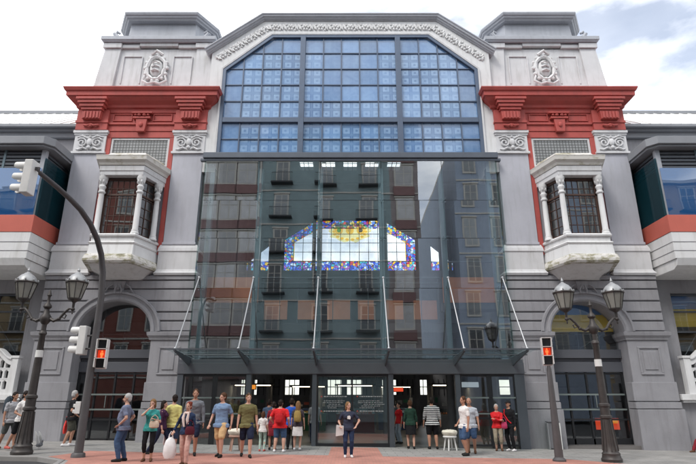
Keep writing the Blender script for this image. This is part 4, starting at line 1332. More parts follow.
for i in range(11): m.tube([(-4.2 + i * 0.84, 2.3, 5.2), (-4.2 + i * 0.84, 2.3, 7.35)], 0.02, 5)
m.build('gallery_rail', steel, hall)
m = MB()
m.box(-34, 34, 0.0, 26, -0.45, -0.02)
m.box(-6.8, 6.8, -0.40, 0.0, -0.4, -0.02)
m.build('hall_floor', inflo, hall)
for x in (-5.2, -1.9, 1.9, 5.2):
    for y in (6.0, 13.0, 20.0):
        MB().lathe((x, y, -0.02), [(0.24, 0), (0.22, 0.3), (0.2, 4.7)], 14).build('hall_pillar', midin, hall, smooth=True)
# far wall with window openings towards daylight
m = MB()
m.box(-34, 34, 25.4, 25.7, -0.4, 2.25)
m.box(-34, 34, 25.4, 25.7, 3.5, 6.4)
wx = [-34, -16.2, -15.0, -9.5, -8.1, -5.9, -4.4, -1.9, -0.7, -0.2, 1.1, 2.6, 4.1, 6.2, 7.0, 13, 14.5, 34]
for a, b in zip(wx[0::2], wx[1::2]): m.box(a, b, 25.4, 25.7, 2.25, 3.5)
for s in (-1, 1):
    a, b = sorted((s * 34, s * 34.3)); m.box(a, b, 1.3, 25.7, -0.4, 6.4)
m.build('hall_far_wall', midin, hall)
m = MB()
for x in [i * 0.45 - 12 for i in range(54)]: m.box(x - 0.03, x + 0.03, 25.3, 25.38, 2.2, 3.55)
m.box(-20, 20, 25.3, 25.38, 2.86, 2.92)
m.build('far_window_bar', dark, hall)
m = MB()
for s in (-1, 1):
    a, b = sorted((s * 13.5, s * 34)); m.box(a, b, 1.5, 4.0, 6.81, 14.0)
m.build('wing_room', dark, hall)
# coloured hanging panels inside the side arches (blue above, yellow below)
bluef = paint('blue_panel_cloth', (0.06, 0.22, 0.55), 0.7, 0.1, 1, 0)
yelf = paint('yellow_panel_cloth', (0.85, 0.56, 0.03), 0.7, 0.15, 1, 0)
def banner(x0, x1, y, zt, zm, zb, label):
    o = empty('hanging_panel', ((x0 + x1) / 2, y, zb), 0, label, 'panel', 'blue and yellow panels behind the glass')
    h = (x1 - x0) / 2
    m = MB(); m.box(-h, h, -0.03, 0.03, zm - zb, zt - zb); m.build('blue_cloth', bluef, o)
    m = MB(); m.box(-h, h, -0.03, 0.03, 0, zm - zb - 0.01); m.build('yellow_cloth', yelf, o)
    m = MB()
    for x in (-h * 0.8, h * 0.8): m.tube([(x, 0, zt - zb), (x, 0, 6.42 - zb)], 0.015, 4)
    m.build('hanging_wire', steel, o)
banner(8.3, 11.9, 0.94, 6.3, 5.35, 4.6, 'blue and yellow panel hanging behind the arched fanlight beside the red-lit shopfront')
banner(14.3, 19.0, 1.22, 6.35, 5.65, 4.85, 'blue and yellow panel hanging behind the wide window above the pierced balustrade')

# lit counters and screens deep in the hall
lampm = emit('warm_lamp_panel', (1.0, 0.85, 0.6), 5.0)
redlit = emit('red_lit_sign', (1.0, 0.10, 0.04), 0.55)
orl = emit('orange_lit_sign', (1.0, 0.35, 0.05), 0.6)
whitelit = emit('white_lit_sign', (0.8, 0.9, 1.0), 0.35)
counterm = [paint('counter_white', (0.5, 0.5, 0.5), 0.5, 0.1), paint('counter_green', (0.05, 0.2, 0.12), 0.5, 0.1), paint('counter_red', (0.35, 0.05, 0.04), 0.5, 0.1), paint('counter_blue', (0.06, 0.1, 0.22), 0.5, 0.1)]
def stall(x, y, i, label):
    o = empty('market_stall', (x, y, -0.02), 0, label, 'market stall', 'stalls inside the dark hall')
    m = MB(); m.box(-1.1, 1.1, -0.4, 0.4, 0, 0.95); m.box(-1.15, 1.15, -0.45, 0.45, 0.951, 1.0); m.build('counter', counterm[i % 4], o, 0.01)
    m = MB(); m.box(-1.1, 1.1, -0.42, -0.38, 1.0, 1.3); m.build('counter_glass', door_glass, o)
    m = MB()
    for q in (-1.05, 1.05): m.box(q - 0.04, q + 0.04, 0.3, 0.38, 1.0, 2.6)
    m.box(-1.2, 1.2, -0.3, 0.45, 2.6, 2.68); m.build('stall_hood', dark, o)
    m = MB(); m.box(-1.0, 1.0, -0.16, 0.16, 2.56, 2.595); m.build('strip_lamp', lampm, o)
    m = MB()
    r2 = random.Random(i)
    for k in range(14):
        m.ball((-0.95 + k * 0.145, -0.15 + 0.1 * r2.random(), 1.05), (0.07, 0.1, 0.07), 6, 4)
    m.build('produce', [terra, yelf, redband, greycap][i % 4], o)
    for k in range(6):
        w_ = 0.1 + 0.22 * r2.random(); x_ = -1.0 + k * 0.38; z_ = 1.4 + 0.25 * r2.random()
        MB().box(x_, x_ + w_, -0.34, -0.32, z_, z_ + 0.12 + 0.2 * r2.random()).build('price_board', [paperm, yelf, redband, paperm, counterm[1], greycap][int(r2.random() * 6)], o)
st = [(-5.6, 9, 'white counter stall behind the outermost glass doors by the grey haired man'), (-2.6, 12, 'green counter stall seen past the shoppers in the open doorway'),
      (0.3, 10, 'red counter stall behind the lettered sliding doors'), (2.9, 13, 'blue counter stall beyond the striped shirt man'),
      (5.8, 9, 'white counter stall behind the doors beside the red cardigan woman')]
for i, (x, y, lb) in enumerate(st): stall(x, y, i, lb)
def sign(x, y, z, w, h, mt, label, hang=True):
    o = empty('lit_sign', (x, y, z), 0, label, 'lit sign')
    m = MB(); m.box(-w / 2, w / 2, -0.02, 0.0, 0, h); m.build('sign_face', mt, o)
    m = MB(); m.box(-w / 2 - 0.03, w / 2 + 0.03, 0.001, 0.08, -0.03, h + 0.03)
    if hang:
        m.tube([(-w / 2 + 0.05, 0.04, h), (-w / 2 + 0.05, 0.04, 4.75 - z)], 0.012, 4); m.tube([(w / 2 - 0.05, 0.04, h), (w / 2 - 0.05, 0.04, 4.75 - z)], 0.012, 4)
    m.build('sign_case', dark, o)
sign(-4.9, 4.5, 2.25, 0.45, 0.2, orl, 'orange lit sign hanging behind the doors over the olive shirt man')
sign(5.2, 4.0, 2.3, 0.3, 0.3, orl, 'small orange lit sign behind the doors near the red cardigan woman')
sign(5.9, 5.0, 2.35, 1.1, 0.25, whitelit, 'long white lit sign behind the doors near the black cap person')
sign(2.5, 8.0, 2.2, 0.9, 0.2, redlit, 'long red lit sign hanging above the dark dress woman')
def display(x, y, label):
    o = empty('shop_display', (x, y, -0.02), 0, label, 'shop display')
    m = MB(); m.box(-0.55, 0.55, -0.25, 0.25, 0, 0.5); m.build('display_base', dark, o, 0.01)
    m = MB(); m.box(-0.5, -0.02, -0.28, -0.255, 0.55, 1.0); m.box(0.02, 0.5, -0.28, -0.255, 0.55, 1.0); m.build('lit_front', redlit, o)
    m = MB(); m.box(-0.55, 0.55, -0.25, 0.25, 0.501, 1.06); m.build('display_case', dark, o, 0.01)
    m = MB(); m.box(0.0, 0.45, -0.30, -0.283, 0.8, 0.95); m.build('lit_strip', orl, o)
display(10.95, 1.6, 'red and orange lit shop display behind the arched doorway by the double lantern')

# ------------------------------------------------------------ buildings across the street (seen only as reflections)
def varied(m, lo=0.35, hi=1.5):
    t = m.node_tree
    b = [n for n in t.nodes if n.type == 'BSDF_PRINCIPLED'][0]
    src = b.inputs['Base Color'].links[0].from_socket
    oi = N(t, 'ShaderNodeObjectInfo'); mr = N(t, 'ShaderNodeMapRange'); mr.inputs['To Min'].default_value = lo; mr.inputs['To Max'].default_value = hi
    v = N(t, 'ShaderNodeVectorMath', operation='SCALE')
    t.links.new(oi.outputs['Random'], mr.inputs['Value']); t.links.new(src, v.inputs[0]); t.links.new(mr.outputs['Result'], v.inputs['Scale'])
    t.links.new(v.outputs['Vector'], b.inputs['Base Color'])
def opposite(x0, x1, y, h, wallc, trimc, nx, nf, f0, style, label, roofc=None, depth=12):
    o = empty('street_building', ((x0 + x1) / 2, y, -0.13), 0, label, 'apartment building', 'apartment buildings across the street')
    hw = (x1 - x0) / 2
    m = MB(); m.box(-hw, hw, -depth, 0, 0, h); m.build('wall', wallc, o)
    m = MB(); m.box(-hw, hw, -depth, 0.5, h, h + 0.35)
    for f in range(nf): m.box(-hw, hw, 0, 0.09, f0 + f * 3.8 - 0.9, f0 + f * 3.8 - 0.75)
    m.build('cornice', trimc, o)
    ww = 1.15 if style != 'bay' else 1.7
    proto = None
    for i in range(nx):
        for f in range(nf):
            xx = -hw + (i + 0.5) * 2 * hw / nx; zz = f0 + f * 3.8
            if proto is None:
                fr_ = MB(); fr_.box(-ww / 2 - 0.16, ww / 2 + 0.16, 0, 0.1, -0.1, 2.5); fr_.box(-ww / 2 - 0.25, ww / 2 + 0.25, 0, 0.2, 2.5, 2.65)
                w = fr_.build('window', trimc, o)
                p = MB()
                for q in (-1, 1):
                    a, b = sorted((q * 0.05, q * ww / 2)); p.box(a, b, 0.1, 0.12, 0.1, 1.5); p.box(a, b, 0.1, 0.12, 1.58, 2.35)
                p.build('pane', curtainm if style == 'bay' else oppane, w)
                if style == 'balcony':
                    b_ = MB(); b_.box(-1.15, 1.15, 0, 0.85, -0.22, -0.08); b_.box(-1.12, 1.12, 0.78, 0.82, 0.85, 0.9)
                    for k in range(19): b_.box(-1.1 + k * 0.122, -1.085 + k * 0.122, 0.79, 0.81, -0.08, 0.86)
                    b_.build('balcony', black, w)
                elif style == 'bay':
                    b_ = MB(); b_.box(-ww / 2 - 0.3, ww / 2 + 0.3, 0, 0.3, -1.1, -0.12); b_.build('spandrel', bayred, w)
                proto = w; proto.location = (xx, 0, zz)
            else:
                c = copy_tree(proto, o); c.location = (xx, 0, zz)
    return o
oppane = paint('shaded_window_pane', (0.24, 0.26, 0.27), 0.3, 0.2, 1, 0)
curtainm = paint('net_curtain_pane', (0.55, 0.55, 0.55), 0.4, 0.15, 1, 0)
bayred = paint('maroon_spandrel', (0.2, 0.11, 0.105), 0.6, 0.1, 1, 0)
teal = paint('teal_render', (0.25, 0.33, 0.34), 0.8, 0.1, 1, 0)
stone_t = paint('cream_trim', (0.55, 0.53, 0.48), 0.8, 0.1, 1, 0)
brownr = paint('brown_grey_render', (0.28, 0.245, 0.24), 0.8, 0.1, 1, 0)
brickr = paint('brick_red_render', (0.25, 0.09, 0.07), 0.8, 0.1, 1, 0)
ochre = paint('ochre_render', (0.40, 0.30, 0.18), 0.8, 0.1, 1, 0)
bluegrey = paint('blue_grey_render', (0.32, 0.38, 0.47), 0.8, 0.1, 1, 0)
varied(oppane); varied(curtainm, 0.45, 1.3)
opposite(-9.6, 4.2, -30, 31, teal, stone_t, 3, 7, 4.9, 'balcony', 'teal apartment block with iron balconies facing the market')
opposite(4.2, 7.3, -30, 31, brownr, stone_t, 1, 7, 4.9, 'bay', 'narrow block with maroon bay spandrels beside the teal block')
opposite(-16, -9.6, -30, 30, brownr, stone_t, 3, 7, 4.9, 'bay', 'brown block of paired curtained windows beside the teal block')
opposite(-30, -16, -30, 24, brickr, stone_t, 5, 5, 4.9, 'plain', 'brick red apartment block facing the market', depth=10)
opposite(-48, -30, -30, 22, ochre, stone_t, 6, 5, 4.9, 'balcony', 'ochre apartment block at the street end')
opposite(11.2, 26, -30, 29, bluegrey, stone_t, 5, 6, 6.0, 'plain', 'blue grey corner block beyond the side street', depth=34)
opposite(26, 46, -30, 23, ochre, stone_t, 6, 5, 4.9, 'balcony', 'ochre block beyond the blue grey corner block')

# ------------------------------------------------------------ street lamps
def lamp(label, x, y, scale):
    o = empty('street_lamp', (x, y, gz(x) + 0.002), 0, label, 'street lamp', 'double lantern street lamps')
    o.scale = (scale,) * 3
    m = MB()
    m.lathe((0, 0, 0), [(0.30, 0), (0.31, 0.08), (0.28, 0.12), (0.26, 0.2), (0.27, 0.24), (0.22, 0.3), (0.20, 0.55), (0.165, 1.0), (0.15, 1.25), (0.185, 1.28), (0.185, 1.34), (0.15, 1.37), (0.145, 1.6), (0.175, 1.63), (0.17, 1.69), (0.125, 1.73), (0.115, 2.6), (0.085, 3.55), (0.12, 3.6), (0.11, 3.66), (0.075, 3.7), (0.075, 3.9), (0.12, 3.95), (0.17, 4.05), (0.17, 4.15), (0.10, 4.25), (0.07, 4.4), (0.13, 4.47), (0.12, 4.53), (0.045, 4.62), (0.04, 4.8), (0.07, 4.86), (0.05, 4.92), (0.015, 5.05)], 20)
    m.build('lamp_post', iron, o, smooth=True)
    m = MB()
    for k in range(10):
        a = 2 * pi * k / 10
        m.tube([(0.235 * cos(a), 0.235 * sin(a), 0.32), (0.18 * cos(a), 0.18 * sin(a), 0.9), (0.163 * cos(a), 0.163 * sin(a), 1.22)], 0.016, 4)
    m.build('fluting', iron, o)
    for q in (-1, 1):
        m = MB()
        pts = [(q * 0.12, 0, 4.1), (q * 0.28, 0, 4.02), (q * 0.44, 0, 4.08), (q * 0.58, 0, 4.28), (q * 0.72, 0, 4.42), (q * 0.84, 0, 4.42), (q * 0.84, 0, 4.66)]
        m.tube(pts, [0.06, 0.055, 0.045, 0.045, 0.04, 0.04, 0.05], 8)
        m.tube([(q * 0.5, 0, 4.16), (q * 0.62, 0, 4.1), (q * 0.66, 0, 4.2), (q * 0.6, 0, 4.24)], 0.022, 6)
        m.ball((q * 0.84, 0, 4.4), (0.07, 0.07, 0.06)); m.ball((q * 0.84, 0, 4.30), (0.03, 0.03, 0.07), 6, 4)
        m.ball((q * 0.44, 0, 4.08), (0.06, 0.06, 0.06))
        m.build('lamp_arm', iron, o, smooth=True)
        ln = empty('lantern', (q * 0.84, 0, 4.62), pi / 8, parent=o)
        m = MB()
        m.lathe((0, 0, 0), [(0.05, 0), (0.12, 0.05), (0.2, 0.1), (0.21, 0.14)], 8)
        m.lathe((0, 0, 0.64), [(0.34, 0), (0.36, 0.03), (0.33, 0.07)], 8)
        for k in range(8):
            a = 2 * pi * k / 8
            m.tube([(0.2 * cos(a), 0.2 * sin(a), 0.13), (0.33 * cos(a), 0.33 * sin(a), 0.66)], 0.016, 4)
        m.build('lantern_frame', iron, ln)
        m = MB()
        m.grid([[(r * cos(2 * pi * k / 8), r * sin(2 * pi * k / 8), z) for k in range(8)] for r, z in ((0.19, 0.14), (0.32, 0.65))], caps=False)
        m.build('lantern_pane', lantern_glass, ln)
        m = MB()
        m.lathe((0, 0, 0.7), [(0.32, 0), (0.30, 0.06), (0.26, 0.14), (0.19, 0.22), (0.12, 0.26), (0.10, 0.29), (0.07, 0.30), (0.035, 0.34), (0.05, 0.38), (0.03, 0.42), (0.01, 0.5)], 16)
        for k in range(8):
            a = 2 * pi * k / 8
            m.ball((0.33 * cos(a), 0.33 * sin(a), 0.74), (0.03, 0.03, 0.04), 5, 4)
        m.build('lantern_dome', lampcap, ln, smooth=True)
        m = MB(); m.ball((0, 0, 0.36), (0.07, 0.07, 0.12)); m.build('bulb', milkbulb, ln, smooth=True)
    m = MB()
    m.lathe((0, 0, 2.86), [(0.112, 0), (0.110, 0.22)], 14)
    m.build('paper_sticker', paperm, o)
    return o
lampcap = paint('weathered_zinc_dome', (0.33, 0.335, 0.34), 0.45, 0.2, 4, 0.1, metal=0.3)
milkbulb = paint('unlit_bulb', (0.7, 0.7, 0.68), 0.3, 0.02, 1, 0)
lamp('double lantern street lamp in front of the two young walkers and the pierced balustrade', -9.98, -5.35, 1.0)
lamp('double lantern street lamp in front of the arched doorway with the red lit display', 8.04, -4.89, 1.0)

# ------------------------------------------------------------ traffic signals
sigwhite = paint('signal_white', (0.70, 0.69, 0.67), 0.45, 0.1, 2, 0.05)
lensd = paint('dark_lens', (0.015, 0.015, 0.017), 0.2, 0.1, 1, 0)
redman = emit('red_walk_light', (1.0, 0.13, 0.035), 1.6)
def vehicle_head(parent, loc, rz, name='vehicle_signal', n=3, cellh=0.31):
    """housing faces local -Y; visors stick out towards -Y"""
    h = empty(name, loc, rz, parent=parent)
    m = MB(); H_ = n * cellh
    m.box(-0.16, 0.16, -0.11, 0.11, 0, H_)
    m.build('signal_housing', sigwhite, h, 0.02)
    m = MB()
    for k in range(n):
        zc = (k + 0.5) * cellh
        rings = []
        for y_, r in ((-0.11, 0.13), (-0.36, 0.125)):
            rings.append([(r * cos(2 * pi * j / 16), y_, zc + r * sin(2 * pi * j / 16)) for j in range(16)])
        # hood: upper three quarters only
        vs = []; fs = []
        for j in range(13):
            a = -pi / 4 + j * (1.5 * pi) / 12
            for y_, r in ((-0.11, 0.135), (-0.38 + (0.08 if j in (0, 12) else 0), 0.13)):
                vs.append((r * cos(a), y_, zc + r * sin(a)))
            for y_, r in ((-0.11, 0.12), (-0.38 + (0.08 if j in (0, 12) else 0), 0.115)):
                vs.append((r * cos(a), y_, zc + r * sin(a)))
        for j in range(12):
            b = j * 4
            fs += [(b, b + 1, b + 5, b + 4), (b + 2, b + 6, b + 7, b + 3), (b + 1, b + 3, b + 7, b + 5)]
        m.add(vs, fs)
    m.build('signal_visor', sigwhite, h, smooth=True)
    m = MB()
    for k in range(n):
        zc = (k + 0.5) * cellh
        m.grid([[(r * cos(2 * pi * j / 16), y_, zc + r * sin(2 * pi * j / 16)) for j in range(16)] for y_, r in ((-0.111, 0.118), (-0.13, 0.08))])
    m.build('signal_lens', lensd, h, smooth=True)
    return h
def walk_head(parent, loc, rz):
    h = empty('walk_signal', loc, rz, parent=parent)
    m = MB()
    m.box(-0.15, 0.15, -0.02, 0.14, 0, 0.88)
    m.build('signal_housing', sigwhite, h, 0.02)
    m = MB()
    for k in range(3):
        z0 = 0.02 + k * 0.285
        m.box(-0.13, 0.13, -0.045, -0.021, z0 + 0.01, z0 + 0.27)
    m.build('signal_lens', lensd, h)
    m = MB()
    for k in range(3):
        z0 = 0.02 + k * 0.285
        m.box(-0.165, -0.14, -0.2, 0.0, z0 + 0.02, z0 + 0.28); m.box(0.14, 0.165, -0.2, 0.0, z0 + 0.02, z0 + 0.28)
        m.box(-0.165, 0.165, -0.2, 0.0, z0 + 0.275, z0 + 0.29)
    m.build('signal_visor', sigwhite, h)
    m = MB()
    z0 = 0.315
    m.box(-0.12, 0.12, -0.0495, -0.046, z0, z0 + 0.24)
    m.build('lit_field', redglow, h)
    m = MB(); y = -0.054
    m.ball((0, y, z0 + 0.2), (0.028, 0.004, 0.028), 10, 6)
    m.prism([(-0.045, z0 + 0.165), (0.045, z0 + 0.165), (0.05, z0 + 0.09), (0.028, z0 + 0.09), (0.026, z0 + 0.01), (-0.026, z0 + 0.01), (-0.028, z0 + 0.09), (-0.05, z0 + 0.09)], y - 0.003, y + 0.003)
    m.build('red_figure', redman, h)
    return h
redglow = emit('red_signal_glow', (1.0, 0.06, 0.02), 0.55)
MX, MY = -7.98, -5.95
o = empty('traffic_signal_mast', (MX, MY, gz(MX)), 0, 'tall curved signal mast reaching over the road, with white signal heads', 'traffic signal')
m = MB()
arm = [(0, 0, 0), (0, 0, 0.15), (0, 0, 4.6), (-0.1, 0.3, 5.5), (-0.15, 0.05, 6.05), (-0.2, -0.25, 6.35), (-0.25, -0.8, 6.75), (-0.3, -1.5, 7.02), (-0.32, -2.2, 7.2), (-0.35, -2.9, 6.72), (-0.38, -3.6, 7.36), (-0.4, -4.25, 7.4)]
arm = [(0, 0, 0), (0, 0, 0.15), (0, 0, 4.7), (-0.02, -0.1, 5.5), (-0.06, -0.3, 6.05), (-0.10, -0.62, 6.45), (-0.15, -1.1, 6.8), (-0.2, -1.7, 7.05), (-0.25, -2.3, 7.18), (-0.3, -2.9, 7.27), (-0.33, -3.5, 7.32), (-0.35, -4.0, 7.35)]
m.tube(arm, [0.145, 0.125, 0.10, 0.095, 0.09, 0.088, 0.084, 0.08, 0.074, 0.07, 0.064, 0.055], 14)
m.lathe((0, 0, 0), [(0.2, 0), (0.19, 0.1), (0.16, 0.13)], 14)
m.build('mast', mastp, o, smooth=True)
vehicle_head(o, (-0.42, -4.0, 6.62), -pi / 2)
MB().box(-0.42, -0.2, -4.03, -3.97, 7.3, 7.38).build('clamp', mastp, o)
m = MB(); m.tube([(0, 0, 3.5), (-0.25, 0, 3.5)], 0.03, 6); m.tube([(0, 0, 3.1), (-0.25, 0, 3.1)], 0.03, 6)
m.tube([(0, 0, 3.4), (0.32, 0.02, 3.4)], 0.025, 6); m.tube([(0, 0, 2.95), (0.32, 0.02, 2.95)], 0.025, 6)
m.build('clamp', mastp, o)
vehicle_head(o, (-0.36, 0.0, 2.92), -pi / 2, cellh=0.29)
walk_head(o, (0.30, -0.02, 2.50), R(8))
m = MB(); m.box(-0.26, -0.1, -0.1, 0.1, 1.20, 1.55); m.box(-0.34, -0.261, -0.06, 0.06, 1.22, 1.32); m.box(-0.34, -0.261, -0.06, 0.06, 1.38, 1.48); m.build('push_button_box', sigwhite, o, 0.015)
PX, PY = 6.38, -4.98
o = empty('traffic_signal_pole', (PX, PY, gz(PX)), 0, 'straight grey signal pole carrying only a lit red walk figure, beside the entrance', 'traffic signal')
m = MB(); m.lathe((0, 0, 0), [(0.2, 0), (0.2, 0.05), (0.13, 0.12), (0.115, 0.9), (0.09, 2.0), (0.075, 2.75), (0.05, 2.85)], 16); m.build('pole', mastp, o, smooth=True)
walk_head(o, (-0.02, -0.02, 2.86), R(-10))

# info stand behind the pole
o = empty('leaning_board_stand', (7.95, -0.45, gz(7.95)), 0, 'narrow grey stand with pale side edges against the pier base', 'stand')
m = MB(); m.box(-0.2, 0.2, -0.1, 0.1, 0.04, 1.0); m.box(-0.24, 0.24, -0.13, 0.13, 1.0, 1.04); m.build('stand_body', greyd, o, 0.01)
for q in (-1, 1):
    m = MB(); m.box(q * 0.235 - 0.03, q * 0.235 + 0.03, -0.12, 0.12, 0.0, 0.97); m.build('side_edge', chrome if q < 0 else paperm, o, 0.01)

def stool(x, y, topm, legm, label):
    o = empty('stool', (x, y, gz(x)), R(20), label, 'stool')
    m = MB(); m.lathe((0, 0, 0.44), [(0.24, 0), (0.26, 0.03), (0.24, 0.07)], 20); m.build('seat', legm, o, smooth=True)
    m = MB(); m.lathe((0, 0, 0.511), [(0.22, 0), (0.27, 0.05), (0.29, 0.12), (0.25, 0.18), (0.12, 0.21), (0.02, 0.2)], 20)
    for v in range(len(m.v)):
        x_, y_, z_ = m.v[v]; k = mnoise.noise(Vector((x_ * 9, y_ * 9, z_ * 9))) * 0.05
        m.v[v] = (x_ * (1 + k), y_ * (1 + k), z_ + k * 0.4)
    m.build('cushion', topm, o, smooth=True)
    for k in range(4):
        a = pi / 4 + k * pi / 2
        m = MB(); m.tube([(0.15 * cos(a), 0.15 * sin(a), 0.45), (0.24 * cos(a), 0.24 * sin(a), 0.0)], [0.035, 0.026], 8); m.build('leg', legm, o, smooth=True)
cream = paint('cream_cloth', (0.66, 0.62, 0.52), 0.8, 0.1, 6, 0.2)
woodp = paint('pinkish_wood', (0.42, 0.26, 0.2), 0.6, 0.1, 3, 0.1)
stool(-3.98, -3.1, cream, woodp, 'stool with a cream cushion between the blue shirt man and the olive shirt man')
stool(3.66, -1.6, cream, paperm, 'white stool with a puffy cream cushion beside the white shirt man')
# ------------------------------------------------------------ people
CL = {}
def cloth(name, col, rough=0.85, stripes=None):
    if name in CL: return CL[name]
    if stripes:
        m, t = new_mat(name); l = t.links.new
        out = N(t, 'ShaderNodeOutputMaterial'); b = N(t, 'ShaderNodeBsdfPrincipled'); b.inputs['Roughness'].default_value = rough
        tc = N(t, 'ShaderNodeTexCoord'); sp = N(t, 'ShaderNodeSeparateXYZ'); l(tc.outputs['Object'], sp.inputs[0])
        a = N(t, 'ShaderNodeMath', operation='DIVIDE'); a.inputs[1].default_value = stripes[1]
        f = N(t, 'ShaderNodeMath', operation='FRACT'); c = N(t, 'ShaderNodeMath', operation='LESS_THAN'); c.inputs[1].default_value = 0.45
        l(sp.outputs['Z'], a.inputs[0]); l(a.outputs[0], f.inputs[0]); l(f.outputs[0], c.inputs[0])
        mx = N(t, 'ShaderNodeMixRGB'); mx.inputs['Color1'].default_value = (*col, 1); mx.inputs['Color2'].default_value = (*stripes[0], 1)
        l(c.outputs[0], mx.inputs['Fac']); l(mx.outputs['Color'], b.inputs['Base Color']); l(b.outputs['BSDF'], out.inputs['Surface'])
        CL[name] = m
    else:
        CL[name] = paint(name, col, rough, 0.16, 7, 0.25, fine=60, spec=0.15)
    return CL[name]
SK = {'fair': paint('skin_fair', (0.52, 0.30, 0.22), 0.55, 0.06, 8, 0, spec=0.35), 'tan': paint('skin_tanned', (0.40, 0.21, 0.14), 0.55, 0.06, 8, 0, spec=0.35)}
HR = {'dark': cloth('hair_dark', (0.018, 0.012, 0.010), 0.6), 'brown': cloth('hair_brown', (0.075, 0.035, 0.018), 0.6), 'grey': cloth('hair_grey', (0.42, 0.41, 0.40), 0.7),
      'red': cloth('hair_auburn', (0.17, 0.035, 0.02), 0.6), 'light': cloth('hair_light_brown', (0.20, 0.11, 0.05), 0.6), 'blond': cloth('hair_blond', (0.36, 0.23, 0.11), 0.6)}
eyem = paint('eye_dark', (0.02, 0.015, 0.012), 0.3, 0, 1, 0)
def remesh(mb, name, mat, parent, voxel, wrinkle=0.0, smooth_it=3, cut=None):
    me = mb.mesh(name)
    o = bpy.data.objects.new(name, me); COL.objects.link(o)
    r = o.modifiers.new('r', 'REMESH'); r.mode = 'VOXEL'; r.voxel_size = voxel
    sm = o.modifiers.new('s', 'SMOOTH'); sm.iterations = smooth_it; sm.factor = 0.5
    dg = bpy.context.evaluated_depsgraph_get()
    me2 = bpy.data.meshes.new_from_object(o.evaluated_get(dg))
    if wrinkle:
        off = Vector((rnd.uniform(0, 50), rnd.uniform(0, 50), rnd.uniform(0, 50)))
        nrm = [v.normal.copy() for v in me2.vertices]
        for v, n_ in zip(me2.vertices, nrm):
            p = Vector((v.co.x * 9, v.co.y * 9, v.co.z * 14)) + off
            v.co += n_ * (mnoise.noise(p) * wrinkle + mnoise.noise(p * 2.3) * wrinkle * 0.5)
    me2.name = name
    me2.materials.clear(); me2.materials.append(mat)
    me2.polygons.foreach_set('use_smooth', [True] * len(me2.polygons))
    o.modifiers.clear(); o.data = me2; bpy.data.meshes.remove(me)
    if parent: o.parent = parent
    return o
def ik(a, b, l1, l2, hint):
    a = Vector(a); b = Vector(b); d = b - a; L_ = d.length
    mx_ = (l1 + l2) * 0.995
    if L_ > mx_: b = a + d * mx_ / L_; d = b - a; L_ = mx_
    x = (l1 * l1 - l2 * l2 + L_ * L_) / (2 * L_)
    h = math.sqrt(max(0, l1 * l1 - x * x)); dn = d / L_
    hv = Vector(hint); hv = (hv - dn * hv.dot(dn)).normalized()
    return a + dn * x + hv * h, b
def tors(mb, rings, g=0.0, seg=18):
    """rings: (z, rx, ry, cy)"""
    mb.grid([[((rx + g) * cos(2 * pi * j / seg) + 0, cy + (ry + g) * sin(2 * pi * j / seg), z) for j in range(seg)] for z, rx, ry, cy in rings])
